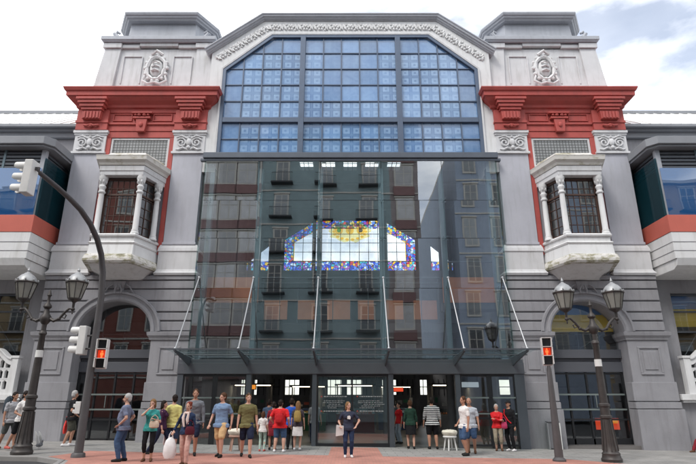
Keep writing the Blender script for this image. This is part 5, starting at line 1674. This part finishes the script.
def person(label, x, y, H, rot, top, bot, hair, shoe=(0.05, 0.05, 0.05), skin='fair', fem=False, hands=None, step=0.0, wide=1.0, look=0, spread=0.1,
           sleeve='short', leg='long', hairkind='short', z=None, belly=0.0, lean=0.0, seated=False, group=None, fine=0.0095):
    k = H / 1.75
    hands = hands or {}
    w = wide * (0.95 if fem else 1.06)
    sw = 0.178 * w; hipw = 0.092 * (1.05 if fem else 1)
    body = MB()
    # legs
    feet = {}
    legs = {}
    for s in (-1, 1):
        fy = -step / 2 * s
        ank = Vector((s * spread, fy + 0.03, 0.085))
        hip = Vector((s * hipw, 0, 0.93))
        if seated:
            ank = Vector((s * 0.14, -0.62, 0.085)); hip = Vector((s * 0.1, 0, 0.16))
        kn, an = ik(hip, ank, 0.44, 0.43, (s * 0.08, -1, 0.15 if not seated else 1.2))
        legs[s] = (hip, kn, an)
        body.cap(hip, 0.088 * w, kn, 0.055 * w, 14); body.cap(kn, 0.054 * w, kn.lerp(an, 0.35) + Vector((0, 0.012, 0)), 0.056 * w, 12); body.cap(kn.lerp(an, 0.35) + Vector((0, 0.012, 0)), 0.054 * w, an, 0.036, 12)
        body.cap(an + Vector((0, 0.03, -0.045)), 0.034, an + Vector((s * 0.02, -0.15, -0.06)), 0.026, 10)
    dz = -0.77 if seated else 0.0
    # torso
    be = belly
    rg = [(0.84, 0.11 * w, 0.09, 0.0), (0.9, 0.158 * w, 0.112, 0.0), (0.97, (0.168 if fem else 0.16) * w, 0.115 + be * 0.3, -be * 0.2), (1.07, (0.135 if fem else 0.15) * w, 0.10 + be, -be * 0.8),
          (1.18, (0.135 if fem else 0.155) * w, 0.105 + be * 0.8, -be * 0.6), (1.30, 0.168 * w, 0.118, -0.008), (1.36, 0.174 * w, 0.105, 0.0), (1.405, 0.135 * w, 0.085, 0.008), (1.44, 0.085, 0.065, 0.01), (1.47, 0.06, 0.055, 0.01)]
    rg = [(a + dz, b, c, d_) for a, b, c, d_ in rg]
    tors(body, rg)
    if fem:
        for s in (-1, 1): body.ball((s * 0.07, -0.095, 1.27 + dz), (0.065, 0.055, 0.065))
    body.cap((0, 0.012, 1.43 + dz), 0.056, (0, -0.005, 1.53 + dz), 0.05, 14)
    # head (turned by look)
    hd = MB()
    hd.ball((0, 0.01, 0.135), (0.075, 0.095, 0.105), 18, 12)
    hd.ball((0, -0.028, 0.07), (0.056, 0.062, 0.062), 14, 10)
    hd.ball((0, -0.05, 0.03), (0.032, 0.034, 0.028), 10, 8)
    hd.cap((0, -0.088, 0.115), 0.011, (0, -0.108, 0.082), 0.017, 8)
    hd.ball((0, -0.086, 0.052), (0.026, 0.012, 0.011), 8, 6)
    for s in (-1, 1):
        hd.ball((s * 0.076, 0.012, 0.108), (0.012, 0.022, 0.033), 8, 6)
        hd.ball((s * 0.03, -0.078, 0.132), (0.022, 0.012, 0.008), 8, 5)
    ca, sa = cos(R(look)), sin(R(look))
    HZ = 1.50 + dz
    def hp(p): return (p[0] * ca - p[1] * sa, p[0] * sa + p[1] * ca - 0.005, p[2] + HZ)
    body.add([hp(v) for v in hd.v], hd.f)
    # arms and hands
    arms = {}
    for s in (-1, 1):
        sh = Vector((s * sw, 0.005, 1.362 + dz))
        t = hands.get(s, (s * (0.235 * w + 0.02), -0.06, 0.84))
        t = Vector(t); t.z += dz if not seated else 0
        el, wr = ik(sh, t, 0.285, 0.25, hands.get(('h', s), (s * 0.5, 1, -0.15)))
        arms[s] = (sh, el, wr)
        body.cap((s * 0.05, 0.01, 1.435 + dz), 0.038, (s * 0.145 * w, 0.005, 1.375 + dz), 0.045, 10)
        body.cap(sh, 0.047 * w, el, 0.037 * w, 12); body.cap(el, 0.037 * w, wr, 0.025, 12)
        d_ = (wr - el).normalized()
        if seated: d_ = d_
        side = Vector((0, 0, 1)).cross(d_)
        if side.length < 0.3: side = Vector((0, 1, 0))
        side.normalize(); thick = d_.cross(side).normalized()
        pc = wr + d_ * 0.05
        body.cap(wr, 0.024, wr + d_ * 0.075, 0.034, 10, flat=(thick, 0.5))
        curl = thick if thick.dot(Vector((-s, 0, 0))) > 0 else -thick
        for f in range(4):
            o_ = (f - 1.5) * 0.0205
            ln = (0.062, 0.072, 0.068, 0.052)[f]
            b0 = wr + d_ * 0.082 + side * o_; b1 = b0 + d_ * ln * 0.55 + curl * 0.006 + side * o_ * 0.12; b2 = b1 + d_ * ln * 0.4 + curl * 0.022
            body.cap(b0, 0.0098, b1, 0.009, 6); body.cap(b1, 0.009, b2, 0.0078, 6)
        fw = side if side.y < 0 else -side
        body.cap(wr + d_ * 0.025 + fw * 0.018, 0.012, wr + d_ * 0.055 + fw * 0.05 + curl * 0.01, 0.0105, 6)
        body.cap(wr + d_ * 0.055 + fw * 0.05 + curl * 0.01, 0.0105, wr + d_ * 0.085 + fw * 0.055 + curl * 0.018, 0.009, 6)
    o = remesh(body, 'person', SK[skin], None, fine)
    tag(o, label, 'person', group)
    o.location = (x, y, gz(x) if z is None else z); o.rotation_euler = (0, 0, R(rot)); o.scale = (k, k, k)
    # eyes
    for s in (-1, 1):
        e = MB(); e.ball((s * 0.03, -0.084, 0.118), (0.011, 0.006, 0.006), 8, 5); e.v = [hp(v) for v in e.v]; e.build('eye', eyem, o, smooth=True)
    # hair
    hm = MB()
    if hairkind != 'bald':
        hm.ball((0, 0.022, 0.152), (0.086, 0.099, 0.102), 16, 10)
        hm.ball((0, 0.05, 0.10), (0.078, 0.07, 0.09), 14, 8)
        if hairkind in ('long', 'bob'):
            lo = -0.18 if hairkind == 'long' else -0.0
            hm.cap((0, 0.06, 0.12), 0.085, (0, 0.075, lo), 0.065, 14, flat=((0, 1, 0), 0.75))
            for s in (-1, 1): hm.cap((s * 0.07, 0.02, 0.14), 0.03, (s * 0.075, 0.03, lo + 0.02), 0.028, 8)
        if hairkind == 'pony': hm.cap((0, 0.11, 0.16), 0.035, (0, 0.16, 0.02), 0.022, 10)
        if hairkind == 'bun': hm.ball((0, 0.12, 0.2), 0.05)
        if hairkind == 'cap': hm.cap((0, -0.03, 0.19), 0.07, (0, -0.13, 0.165), 0.05, 12, flat=((0, 0, 1), 0.25))
        hm.v = [hp(v) for v in hm.v]
        h_ = remesh(hm, 'cap' if hairkind == 'cap' else 'hair', HR[hair] if isinstance(hair, str) else cloth('cap_cloth', hair), o, 0.012, 0.006, 2)
    # top garment
    cl = MB()
    gt = 0.018
    hem = 0.84 if not fem else 0.88
    rt = [(a, b, c, d_) for a, b, c, d_ in rg if a - dz > hem + 0.03]
    hg = 0.022 if leg == 'shorts' else (0.0 if leg in ('skirt', 'longskirt') else 0.008)
    rt = [(hem - 0.05 + dz, 0.190 * w + hg, 0.134 + hg * 0.6 + be * 0.5, -be * 0.3), (hem + 0.04 + dz, 0.184 * w + hg, 0.134 + hg * 0.6 + be * 0.5, -be * 0.3)] + rt[:-1]
    if top is not None:
        tors(cl, rt, gt)
        if fem:
            for s in (-1, 1): cl.ball((s * 0.07, -0.095, 1.27 + dz), (0.075, 0.066, 0.075))
        for s in (-1, 1):
            sh, el, wr = arms[s]
            cl.cap((s * 0.07, 0.01, 1.42 + dz), 0.046, (s * 0.145 * w, 0.005, 1.375 + dz), 0.054, 10)
            if sleeve == 'long':
                cl.cap(sh, 0.056 * w, el, 0.048 * w, 12); cl.cap(el, 0.048 * w, el.lerp(wr, 0.92), 0.036, 12)
            elif sleeve == 'half':
                cl.cap(sh, 0.056 * w, el, 0.05 * w, 12); cl.cap(el, 0.05, el.lerp(wr, 0.4), 0.044, 12)
            elif sleeve == 'short':
                cl.cap(sh, 0.056 * w, sh.lerp(el, 0.66), 0.054 * w, 12)
        remesh(cl, 'shirt', top, o, 0.012, 0.010, 2)
    # lower garment
    if bot is not None:
        cl = MB()
        if leg in ('skirt', 'dress'):
            b0 = 0.50
            tors(cl, [(b0, 0.205 * w, 0.16, 0), (0.7, 0.195 * w, 0.145, 0), (0.9, 0.175 * w, 0.125, 0), (1.04, 0.155 * w, 0.115, 0)], 0.006)
        elif leg == 'longskirt':
            tors(cl, [(0.18, 0.21 * w, 0.17, 0), (0.6, 0.19 * w, 0.15, 0), (0.9, 0.175 * w, 0.125, 0), (1.02, 0.155 * w, 0.115, 0)], 0.006)
        else:
            tors(cl, [(a, b, c, d_) for a, b, c, d_ in rg if 0.83 < a - dz < 1.0], 0.006)
            for s in (-1, 1):
                hip, kn, an = legs[s]
                g = {'long': 0.016, 'slim': 0.010, 'shorts': 0.024, 'capri': 0.014}[leg]
                if leg == 'shorts':
                    cl.cap(hip.lerp(kn, 0.22), 0.086 * w + g, hip.lerp(kn, 0.92), 0.064 * w + g, 14)
                else:
                    cl.cap(hip.lerp(kn, 0.2), 0.086 * w + g, kn, 0.056 * w + g, 14)
                    e_ = kn.lerp(an, 0.96 if leg != 'capri' else 0.55)
                    cl.cap(kn, 0.056 * w + g, kn.lerp(an, 0.35), 0.057 * w + g, 12)
                    cl.cap(kn.lerp(an, 0.3), 0.056 * w + g, e_, (0.045 if leg == 'long' else 0.044) + g * 0.6, 12)
        remesh(cl, {'skirt': 'skirt', 'dress': 'dress_skirt', 'longskirt': 'skirt', 'shorts': 'shorts'}.get(leg, 'trousers'), bot, o, 0.012, 0.007, 2)
    sm_ = cloth('shoe_%d_%d_%d' % tuple(int(c * 100) for c in shoe), shoe, 0.6)
    for s in (-1, 1):
        an = legs[s][2]
        m = MB()
        m.cap(an + Vector((0, 0.035, -0.042)), 0.046, an + Vector((s * 0.02, -0.15, -0.052)), 0.036, 12)
        m.cap(an + Vector((0, 0.005, -0.02)), 0.045, an + Vector((s * 0.01, -0.06, -0.035)), 0.04, 12)
        for i in range(len(m.v)):
            vx, vy, vz = m.v[i]
            m.v[i] = (vx, vy, max(vz, an.z - 0.085 + 0.004))
        remesh(m, 'shoe', sm_, o, 0.012, 0, 1)
    o['_arms'] = 0
    del o['_arms']
    M_ = Matrix.Translation(o.location) @ Matrix.Rotation(R(rot), 4, 'Z') @ Matrix.Scale(k, 4)
    return o, {s: M_ @ arms[s][2] for s in (-1, 1)}, M_

def bag(name, label, loc, rz, size, mt, kind='carrier', cat='bag'):
    o = empty(name, loc, rz, label, cat)
    w, d_, h = size
    m = MB()
    if kind == 'carrier':   # hangs from loc: handles meet at the hand
        zt = -0.16
        m.grid([[(w / 2 * a * cos(2 * pi * j / 14), d_ / 2 * a * sin(2 * pi * j / 14), z) for j in range(14)] for a, z in ((0.3, zt + 0.01), (0.75, zt - h * 0.15), (1, zt - h * 0.45), (1.08, zt - h * 0.8), (0.8, zt - h), (0.1, zt - h - 0.005))])
        for i in range(len(m.v)):
            v = Vector(m.v[i]); n_ = mnoise.noise(v * 12 + Vector(loc)) * 0.03; m.v[i] = (v.x * (1 + n_ * 6), v.y * (1 + n_ * 6), v.z + n_)
        m.build('bag_body', mt, o, smooth=True)
        m = MB()
        for q in (-1, 1): m.tube([(0, q * 0.01, 0), (q * w * 0.12, q * 0.015, zt / 2), (q * w * 0.14, 0, zt)], [0.008, 0.012, 0.025], 6)
        m.build('handle', mt, o)
    elif kind == 'shoulder':   # loc is the centre of the bag; strap goes up to the shoulder
        m.grid([[(w / 2 * a * cos(2 * pi * j / 16), d_ / 2 * a * sin(2 * pi * j / 16), z) for j in range(16)] for a, z in ((0.5, -h / 2), (0.95, -h * 0.38), (1, 0), (0.85, h * 0.35), (0.5, h / 2))])
        m.build('bag_body', mt, o, smooth=True)
        m = MB(); m.tube([(-w * 0.4, 0, h * 0.4), (-w * 0.3, 0, h * 0.9), (0, 0, h * 1.25), (w * 0.3, 0, h * 0.9), (w * 0.4, 0, h * 0.4)], 0.012, 6); m.build('strap', mt, o)
    elif kind == 'backpack':
        m.grid([[(w / 2 * a * cos(2 * pi * j / 16), d_ / 2 * a * sin(2 * pi * j / 16), z) for j in range(16)] for a, z in ((0.7, -h / 2), (1, -h * 0.4), (1.03, 0), (0.95, h * 0.3), (0.6, h * 0.47), (0.2, h / 2))])
        m.build('bag_body', mt, o, smooth=True)
        m = MB(); m.grid([[(w * 0.36 * a * cos(2 * pi * j / 12), d_ * 0.45 + d_ * 0.22 * a * sin(2 * pi * j / 12), z) for j in range(12)] for a, z in ((0.8, -h * 0.4), (1, -h * 0.3), (1, -0.02), (0.7, h * 0.05))])
        m.build('front_pocket', mt, o, smooth=True)
        m = MB()
        for q in (-1, 1): m.tube([(q * w * 0.3, -d_ * 0.4, -h * 0.35), (q * w * 0.42, -d_ * 0.9, 0), (q * w * 0.4, -d_ * 1.2, h * 0.35), (q * w * 0.3, -d_ * 0.4, h * 0.5)], 0.016, 6)
        m.build('strap', mt, o)
    return o

C_ = cloth
navy = C_('navy_cloth', (0.02, 0.027, 0.055)); denim = C_('denim', (0.055, 0.10, 0.19)); ddenim = C_('dark_denim', (0.025, 0.04, 0.085)); blackc = C_('black_cloth', (0.014, 0.014, 0.016))
whitec = C_('white_cloth', (0.72, 0.70, 0.68)); redc = C_('red_cloth', (0.60, 0.025, 0.03)); tealc = C_('teal_cloth', (0.05, 0.30, 0.28)); yell = C_('pale_yellow_cloth', (0.62, 0.58, 0.22))
polo = C_('grey_blue_polo', (0.17, 0.19, 0.27)); greyt = C_('grey_knit', (0.17, 0.18, 0.20)); bluet = C_('heather_blue', (0.17, 0.25, 0.38)); olive = C_('olive_cloth', (0.15, 0.135, 0.06))
tansh = C_('tan_cotton', (0.56, 0.38, 0.20)); pinkt = C_('dusty_pink_cotton', (0.58, 0.36, 0.31)); mint = C_('pale_green_cotton', (0.38, 0.50, 0.44)); maroon = C_('maroon_leather', (0.09, 0.015, 0.025))
khaki = C_('khaki_pattern', (0.32, 0.27, 0.2)); royal = C_('royal_blue_cloth', (0.03, 0.10, 0.45)); dred = C_('dark_red_cloth', (0.2, 0.02, 0.03)); beigeb = C_('beige_leather', (0.55, 0.43, 0.33))
stripe = C_('striped_knit', (0.02, 0.02, 0.025), stripes=((0.65, 0.65, 0.64), 0.062)); greytee = C_('pale_grey_print', (0.40, 0.43, 0.47)); yelbag = C_('mustard_canvas', (0.30, 0.21, 0.07))
greenc = C_('dark_green_cloth', (0.02, 0.05, 0.035)); plastic = C_('white_plastic', (0.75, 0.74, 0.74), 0.35); redbag = C_('bright_red_bag', (0.75, 0.06, 0.05), 0.5)
whites = (0.7, 0.68, 0.68); blacks = (0.02, 0.02, 0.02); browns = (0.12, 0.06, 0.035); reds = (0.5, 0.12, 0.1)

# two young walkers behind the lamp post
p, h_, M_ = person('person in grey shorts and pale top wearing a dark backpack, walking behind the lamp post', -11.42, -3.8, 1.82, 62, C_('pale_grey_top', (0.38, 0.38, 0.4)), C_('grey_shorts', (0.10, 0.11, 0.11)), 'dark', browns, 'tan', step=0.5, leg='shorts', look=10)
bag('backpack', 'bulky dark backpack on the walker behind the lamp post', M_ @ Vector((0, 0.24, 1.33)), R(62), (0.36, 0.28, 0.6), C_('slate_canvas', (0.05, 0.065, 0.08)), 'backpack')
p, h_, M_ = person('person in white T-shirt and black side-striped shorts walking against the lamp post', -10.85, -4.15, 1.86, 70, whitec, blackc, 'dark', reds, 'tan', step=0.62, leg='shorts', fem=True, hairkind='pony', hands={-1: (-0.22, -0.22, 1.0)})
p, h_, M_ = person('person in black T-shirt and dark shorts carrying a red bag by the grey pier', -10.15, -2.3, 1.92, 125, blackc, C_('dark_khaki', (0.07, 0.07, 0.055)), 'grey', whites, 'tan', step=0.22, leg='shorts', hands={1: (0.27, -0.08, 0.86), -1: (-0.24, -0.12, 0.95)}, look=20)
bag('shopping_bag', 'bright red shopping bag carried by the person in black', h_[1] + Vector((-0.2, -0.05, 0.05)), R(110), (0.34, 0.12, 0.42), redbag)
person('grey haired person in grey blue polo shirt and blue jeans, hands in pockets', -6.38, -6.85, 1.80, -82, polo, denim, 'grey', blacks, 'fair', belly=0.05, wide=1.08, hands={1: (0.22, -0.08, 0.94), -1: (-0.23, 0.02, 0.93)}, step=0.1, look=8)
p, h_, M_ = person('person in teal T-shirt and black capri trousers with one hand at the mouth', -5.68, -6.75, 1.66, 8, tealc, blackc, 'light', browns, 'fair', fem=True, leg='capri', hands={-1: (-0.06, -0.17, 1.46), 1: (0.14, -0.2, 1.16), ('h', -1): (-0.9, -0.3, -1)}, look=-12, hairkind='bob')
bag('handbag', 'cream handbag on the arm of the person in teal', M_ @ Vector((0.14, -0.22, 1.03)), R(10), (0.27, 0.13, 0.2), beigeb, 'shoulder')
p, h_, M_ = person('person in dark clothes striding behind the person in teal', -5.85, -5.25, 1.62, 95, C_('plum_cloth', (0.05, 0.02, 0.05)), navy, 'dark', blacks, 'fair', step=0.75, sleeve='half', leg='long', fem=True, hairkind='bob')
bag('shopping_bag', 'small white carrier bag swinging from the person in dark clothes', h_[1] + Vector((0.02, 0, 0)), R(90), (0.2, 0.1, 0.3), plastic)
person('person in pale yellow hooded top and blue shorts seen from behind', -5.62, -5.0, 1.80, 172, yell, denim, 'dark', whites, 'fair', sleeve='long', leg='shorts', wide=1.05, hands={1: (0.12, -0.2, 1.08), -1: (-0.14, -0.2, 1.05)}, look=38)
p, h_, M_ = person('auburn haired person in denim jacket, cream scarf and dusty pink trousers', -4.42, -7.55, 1.60, -6, ddenim, pinkt, 'red', browns, 'fair', fem=True, sleeve='long', step=0.25, hands={-1: (-0.34, -0.1, 0.95)}, look=-8, hairkind='bun')
m = MB(); m.tube([(-0.06, -0.11, 1.44), (-0.08, -0.15, 1.3), (-0.03, -0.15, 1.05)], [0.03, 0.045, 0.03], 8); m.tube([(0.06, -0.11, 1.44), (0.05, -0.16, 1.25), (0.07, -0.15, 1.12)], [0.03, 0.045, 0.03], 8); m.tube([(-0.07, -0.08, 1.44), (0, -0.1, 1.42), (0.07, -0.08, 1.44)], 0.035, 8)
m.build('scarf', C_('cream_scarf', (0.68, 0.55, 0.5)), p, smooth=True)
bag('shopping_bag', 'large white plastic bag full of shopping held by the person in the denim jacket', h_[-1] + Vector((-0.06, -0.02, -0.02)), R(0), (0.32, 0.22, 0.5), plastic)
bag('handbag', 'round maroon handbag against the denim jacket', M_ @ Vector((0.17, -0.19, 0.95)), R(20), (0.25, 0.12, 0.21), maroon, 'shoulder')
person('bearded person with short hair in grey long sleeved top and dark shorts', -4.98, -4.95, 1.98, 10, greyt, navy, 'brown', blacks, 'tan', sleeve='long', leg='shorts', step=0.2, wide=1.03, look=8)
person('person in heather blue T-shirt and tan shorts walking', -4.02, -5.3, 1.88, -14, bluet, tansh, 'brown', blacks, 'fair', leg='shorts', step=0.3, wide=1.06, look=-25, hands={-1: (-0.3, -0.14, 0.88), 1: (0.29, 0.04, 0.86)})
p, h_, M_ = person('person in olive T-shirt and navy shorts with sunglasses on the head', -3.24, -5.2, 1.87, 14, olive, navy, 'light', blacks, 'fair', leg='shorts', step=0.42, wide=1.04, look=8)
m = MB(); m.ball((-0.035, -0.075, 1.725), (0.028, 0.014, 0.018), 8, 5); m.ball((0.035, -0.075, 1.725), (0.028, 0.014, 0.018), 8, 5); m.tube([(-0.08, 0.0, 1.71), (-0.05, -0.07, 1.73), (0.05, -0.07, 1.73), (0.08, 0.0, 1.71)], 0.005, 5); m.build('sunglasses', eyem, p)
# queue at the open doorway
person('child in white top and pale green trousers standing behind the adults', -3.07, -3.1, 1.30, 176, whitec, mint, 'brown', reds, 'fair', leg='slim', hairkind='bob', fem=True)
person('person in dark red top between the child and the red shirt man', -2.80, -2.5, 1.63, 185, dred, dred, 'dark', blacks, 'tan', fem=True, leg='skirt', hairkind='short')
p, h_, M_ = person('broad person in bright red T-shirt and denim shorts seen from behind', -2.45, -3.35, 1.70, 172, redc, denim, 'dark', whites, 'fair', leg='shorts', wide=1.18, spread=0.16, hands={1: (0.3, -0.15, 0.98), -1: (-0.3, -0.1, 0.9)})
bag('sling_bag', 'small red sling bag across the back of the broad person in red', M_ @ Vector((-0.02, 0.2, 1.12)), R(172), (0.28, 0.14, 0.32), C_('orange_red_bag', (0.42, 0.02, 0.025)), 'backpack')
person('person in royal blue T-shirt just inside the doorway', -2.18, -2.2, 1.76, 180, royal, blackc, 'dark', blacks, 'tan')
p, h_, M_ = person('person with long loose hair and white skirt seen from behind', -1.92, -2.5, 1.66, 180, C_('dark_floral_top', (0.06, 0.05, 0.06)), whitec, 'light', whites, 'fair', fem=True, leg='skirt', hairkind='long')
bag('backpack', 'mustard canvas backpack on the long haired person in the white skirt', M_ @ Vector((0, 0.22, 1.20)), R(180), (0.26, 0.18, 0.38), yelbag, 'backpack')
person('person in grey blue top standing inside beyond the child', -3.15, -1.2, 1.72, 180, C_('slate_top', (0.07, 0.10, 0.16)), blackc, 'dark', blacks, 'tan')
person('person in light grey top walking in the dark hall beyond the long haired person', -1.55, 1.4, 1.78, 10, C_('light_grey_top', (0.35, 0.36, 0.38)), ddenim, 'dark', blacks, 'fair', z=-0.02, step=0.3)
# the one in the middle
p, h_, M_ = person('person in navy printed T-shirt and dark jeans before the sliding doors', -0.11, -4.85, 1.66, 6, C_('navy_print_tee', (0.035, 0.04, 0.065)), ddenim, 'light', whites, 'fair', fem=True, wide=1.12, leg='slim', look=30, hairkind='bob', hands={-1: (-0.27, -0.16, 0.98), 1: (0.24, -0.17, 0.98), ('h', 1): (1, 0.5, 0)}, sleeve='short')
m = MB(); m.prism([(-0.05, 1.2), (0.05, 1.19), (0.06, 1.27), (0.02, 1.31), (-0.05, 1.29)], -0.178, -0.164); m.build('shirt_print', whitec, p)
o = empty('paper_sheet', h_[-1] + Vector((-0.03, -0.05, -0.12)), R(20), 'white folded papers held by the person before the sliding doors', 'papers')
m = MB(); m.add([(-0.13, 0, -0.17), (0.12, 0.02, -0.15), (0.13, 0.0, 0.12), (-0.12, -0.02, 0.14)], [(0, 1, 2, 3)]); m.add([(-0.10, 0.03, -0.18), (0.15, 0.04, -0.12), (0.14, 0.03, 0.13), (-0.1, 0.02, 0.16)], [(0, 1, 2, 3)]); m.build('sheet', paperm, o)
# right doorway
person('person in red top and pale trousers inside the open doorway', 2.05, 1.2, 1.66, -60, redc, C_('pale_denim', (0.33, 0.38, 0.45)), 'dark', blacks, 'fair', z=-0.02, fem=True, leg='slim')
person('person in dark green top and black skirt walking into the hall', 2.27, -1.15, 1.76, 178, greenc, blackc, 'brown', blacks, 'fair', fem=True, leg='skirt', step=0.15, sleeve='half')
person('person in black and white striped shirt and black shorts walking into the hall', 3.10, -1.15, 1.88, 180, stripe, blackc, 'dark', blacks, 'tan', leg='shorts', wide=1.12, sleeve='half', spread=0.13)
person('person in dark jacket on the stairs deep inside the doorway', 2.0, 3.2, 1.75, 180, C_('charcoal_jacket', (0.05, 0.05, 0.055)), blackc, 'dark', blacks, 'fair', z=-0.02, sleeve='long')
person('person in plain white T-shirt and denim shorts standing side-on', 3.82, -3.6, 1.90, -70, whitec, denim, 'brown', blacks, 'tan', leg='shorts', wide=1.05, step=0.12, look=10, hands={-1: (-0.24, -0.1, 0.92)})
person('bald person in printed pale grey T-shirt and denim shorts behind the white shirt man', 4.20, -2.75, 1.86, -18, greytee, denim, 'dark', browns, 'tan', leg='shorts', wide=1.04, hairkind='bald')
p, h_, M_ = person('person in red cardigan and khaki patterned trousers with folded arms', 5.48, -1.55, 1.66, -14, redc, khaki, 'grey', browns, 'fair', fem=True, sleeve='long', leg='capri', wide=1.1, hands={-1: (0.10, -0.2, 1.14), 1: (-0.08, -0.22, 1.18), ('h', -1): (-1, 0.1, -0.6), ('h', 1): (1, 0.1, -0.6)}, hairkind='short')
p, h_, M_ = person('person all in black with a black cap and a red strap', 5.93, -1.6, 1.80, -52, blackc, blackc, (0.02, 0.02, 0.022), whites, 'tan', sleeve='long', hairkind='cap', hands={-1: (-0.12, -0.2, 1.02)})
m = MB(); m.tube([(-0.14, -0.06, 1.43), (-0.1, -0.15, 1.25), (0.05, -0.16, 1.05), (0.14, -0.1, 0.95)], 0.018, 6); m.build('strap', redc, p)
bag('handbag', 'pink and red handbag between the red cardigan and the black clothes', (5.68, -1.75, 0.82), R(-20), (0.22, 0.1, 0.24), C_('pink_red_bag', (0.45, 0.05, 0.12)), 'shoulder')
# person sitting on the ground at the wall, mostly beyond the frame
person('person in dark red trousers and brown shoes sitting on the ground against the wall', 13.72, -0.75, 1.75, -70, dred, dred, 'dark', browns, 'fair', sleeve='long', leg='long', seated=True, hands={-1: (-0.3, 0.1, 0.12), 1: (0.3, 0.1, 0.12)})
# pigeon taking off by the lamp
o = empty('pigeon', (-10.45, -3.6, gz(-10.45) + 0.0), R(60), 'pale pigeon raising its wings on the paving beside the lamp base', 'pigeon')
m = MB()
m.cap((0, 0.1, 0.12), 0.05, (0, -0.08, 0.15), 0.07, 12); m.cap((0, -0.12, 0.18), 0.035, (0, -0.15, 0.25), 0.03, 8); m.ball((0, -0.16, 0.28), 0.035); m.cap((0, -0.185, 0.275), 0.009, (0, -0.215, 0.268), 0.004, 6); m.cap((0, 0.12, 0.12), 0.035, (0, 0.26, 0.1), 0.03, 8, flat=((0, 0, 1), 0.3))
for q in (-1, 1):
    m.cap((q * 0.02, -0.02, 0.08), 0.008, (q * 0.025, -0.03, 0.008), 0.006, 6); m.cap((q * 0.025, -0.03, 0.008), 0.006, (q * 0.03, -0.075, 0.006), 0.005, 6)
pg = remesh(m, 'pigeon_body', C_('pigeon_grey', (0.20, 0.21, 0.23)), o, 0.008, 0, 2)
for q in (-1, 1):
    m = MB(); m.prism([(-0.09, 0.17), (0.06, 0.17), (0.2, 0.4), (0.26, 0.56), (0.14, 0.5), (0.02, 0.38)], q * 0.06, q * 0.06 + 0.012, 'x'); m.build('wing', C_('pigeon_wing', (0.5, 0.5, 0.5)), o)
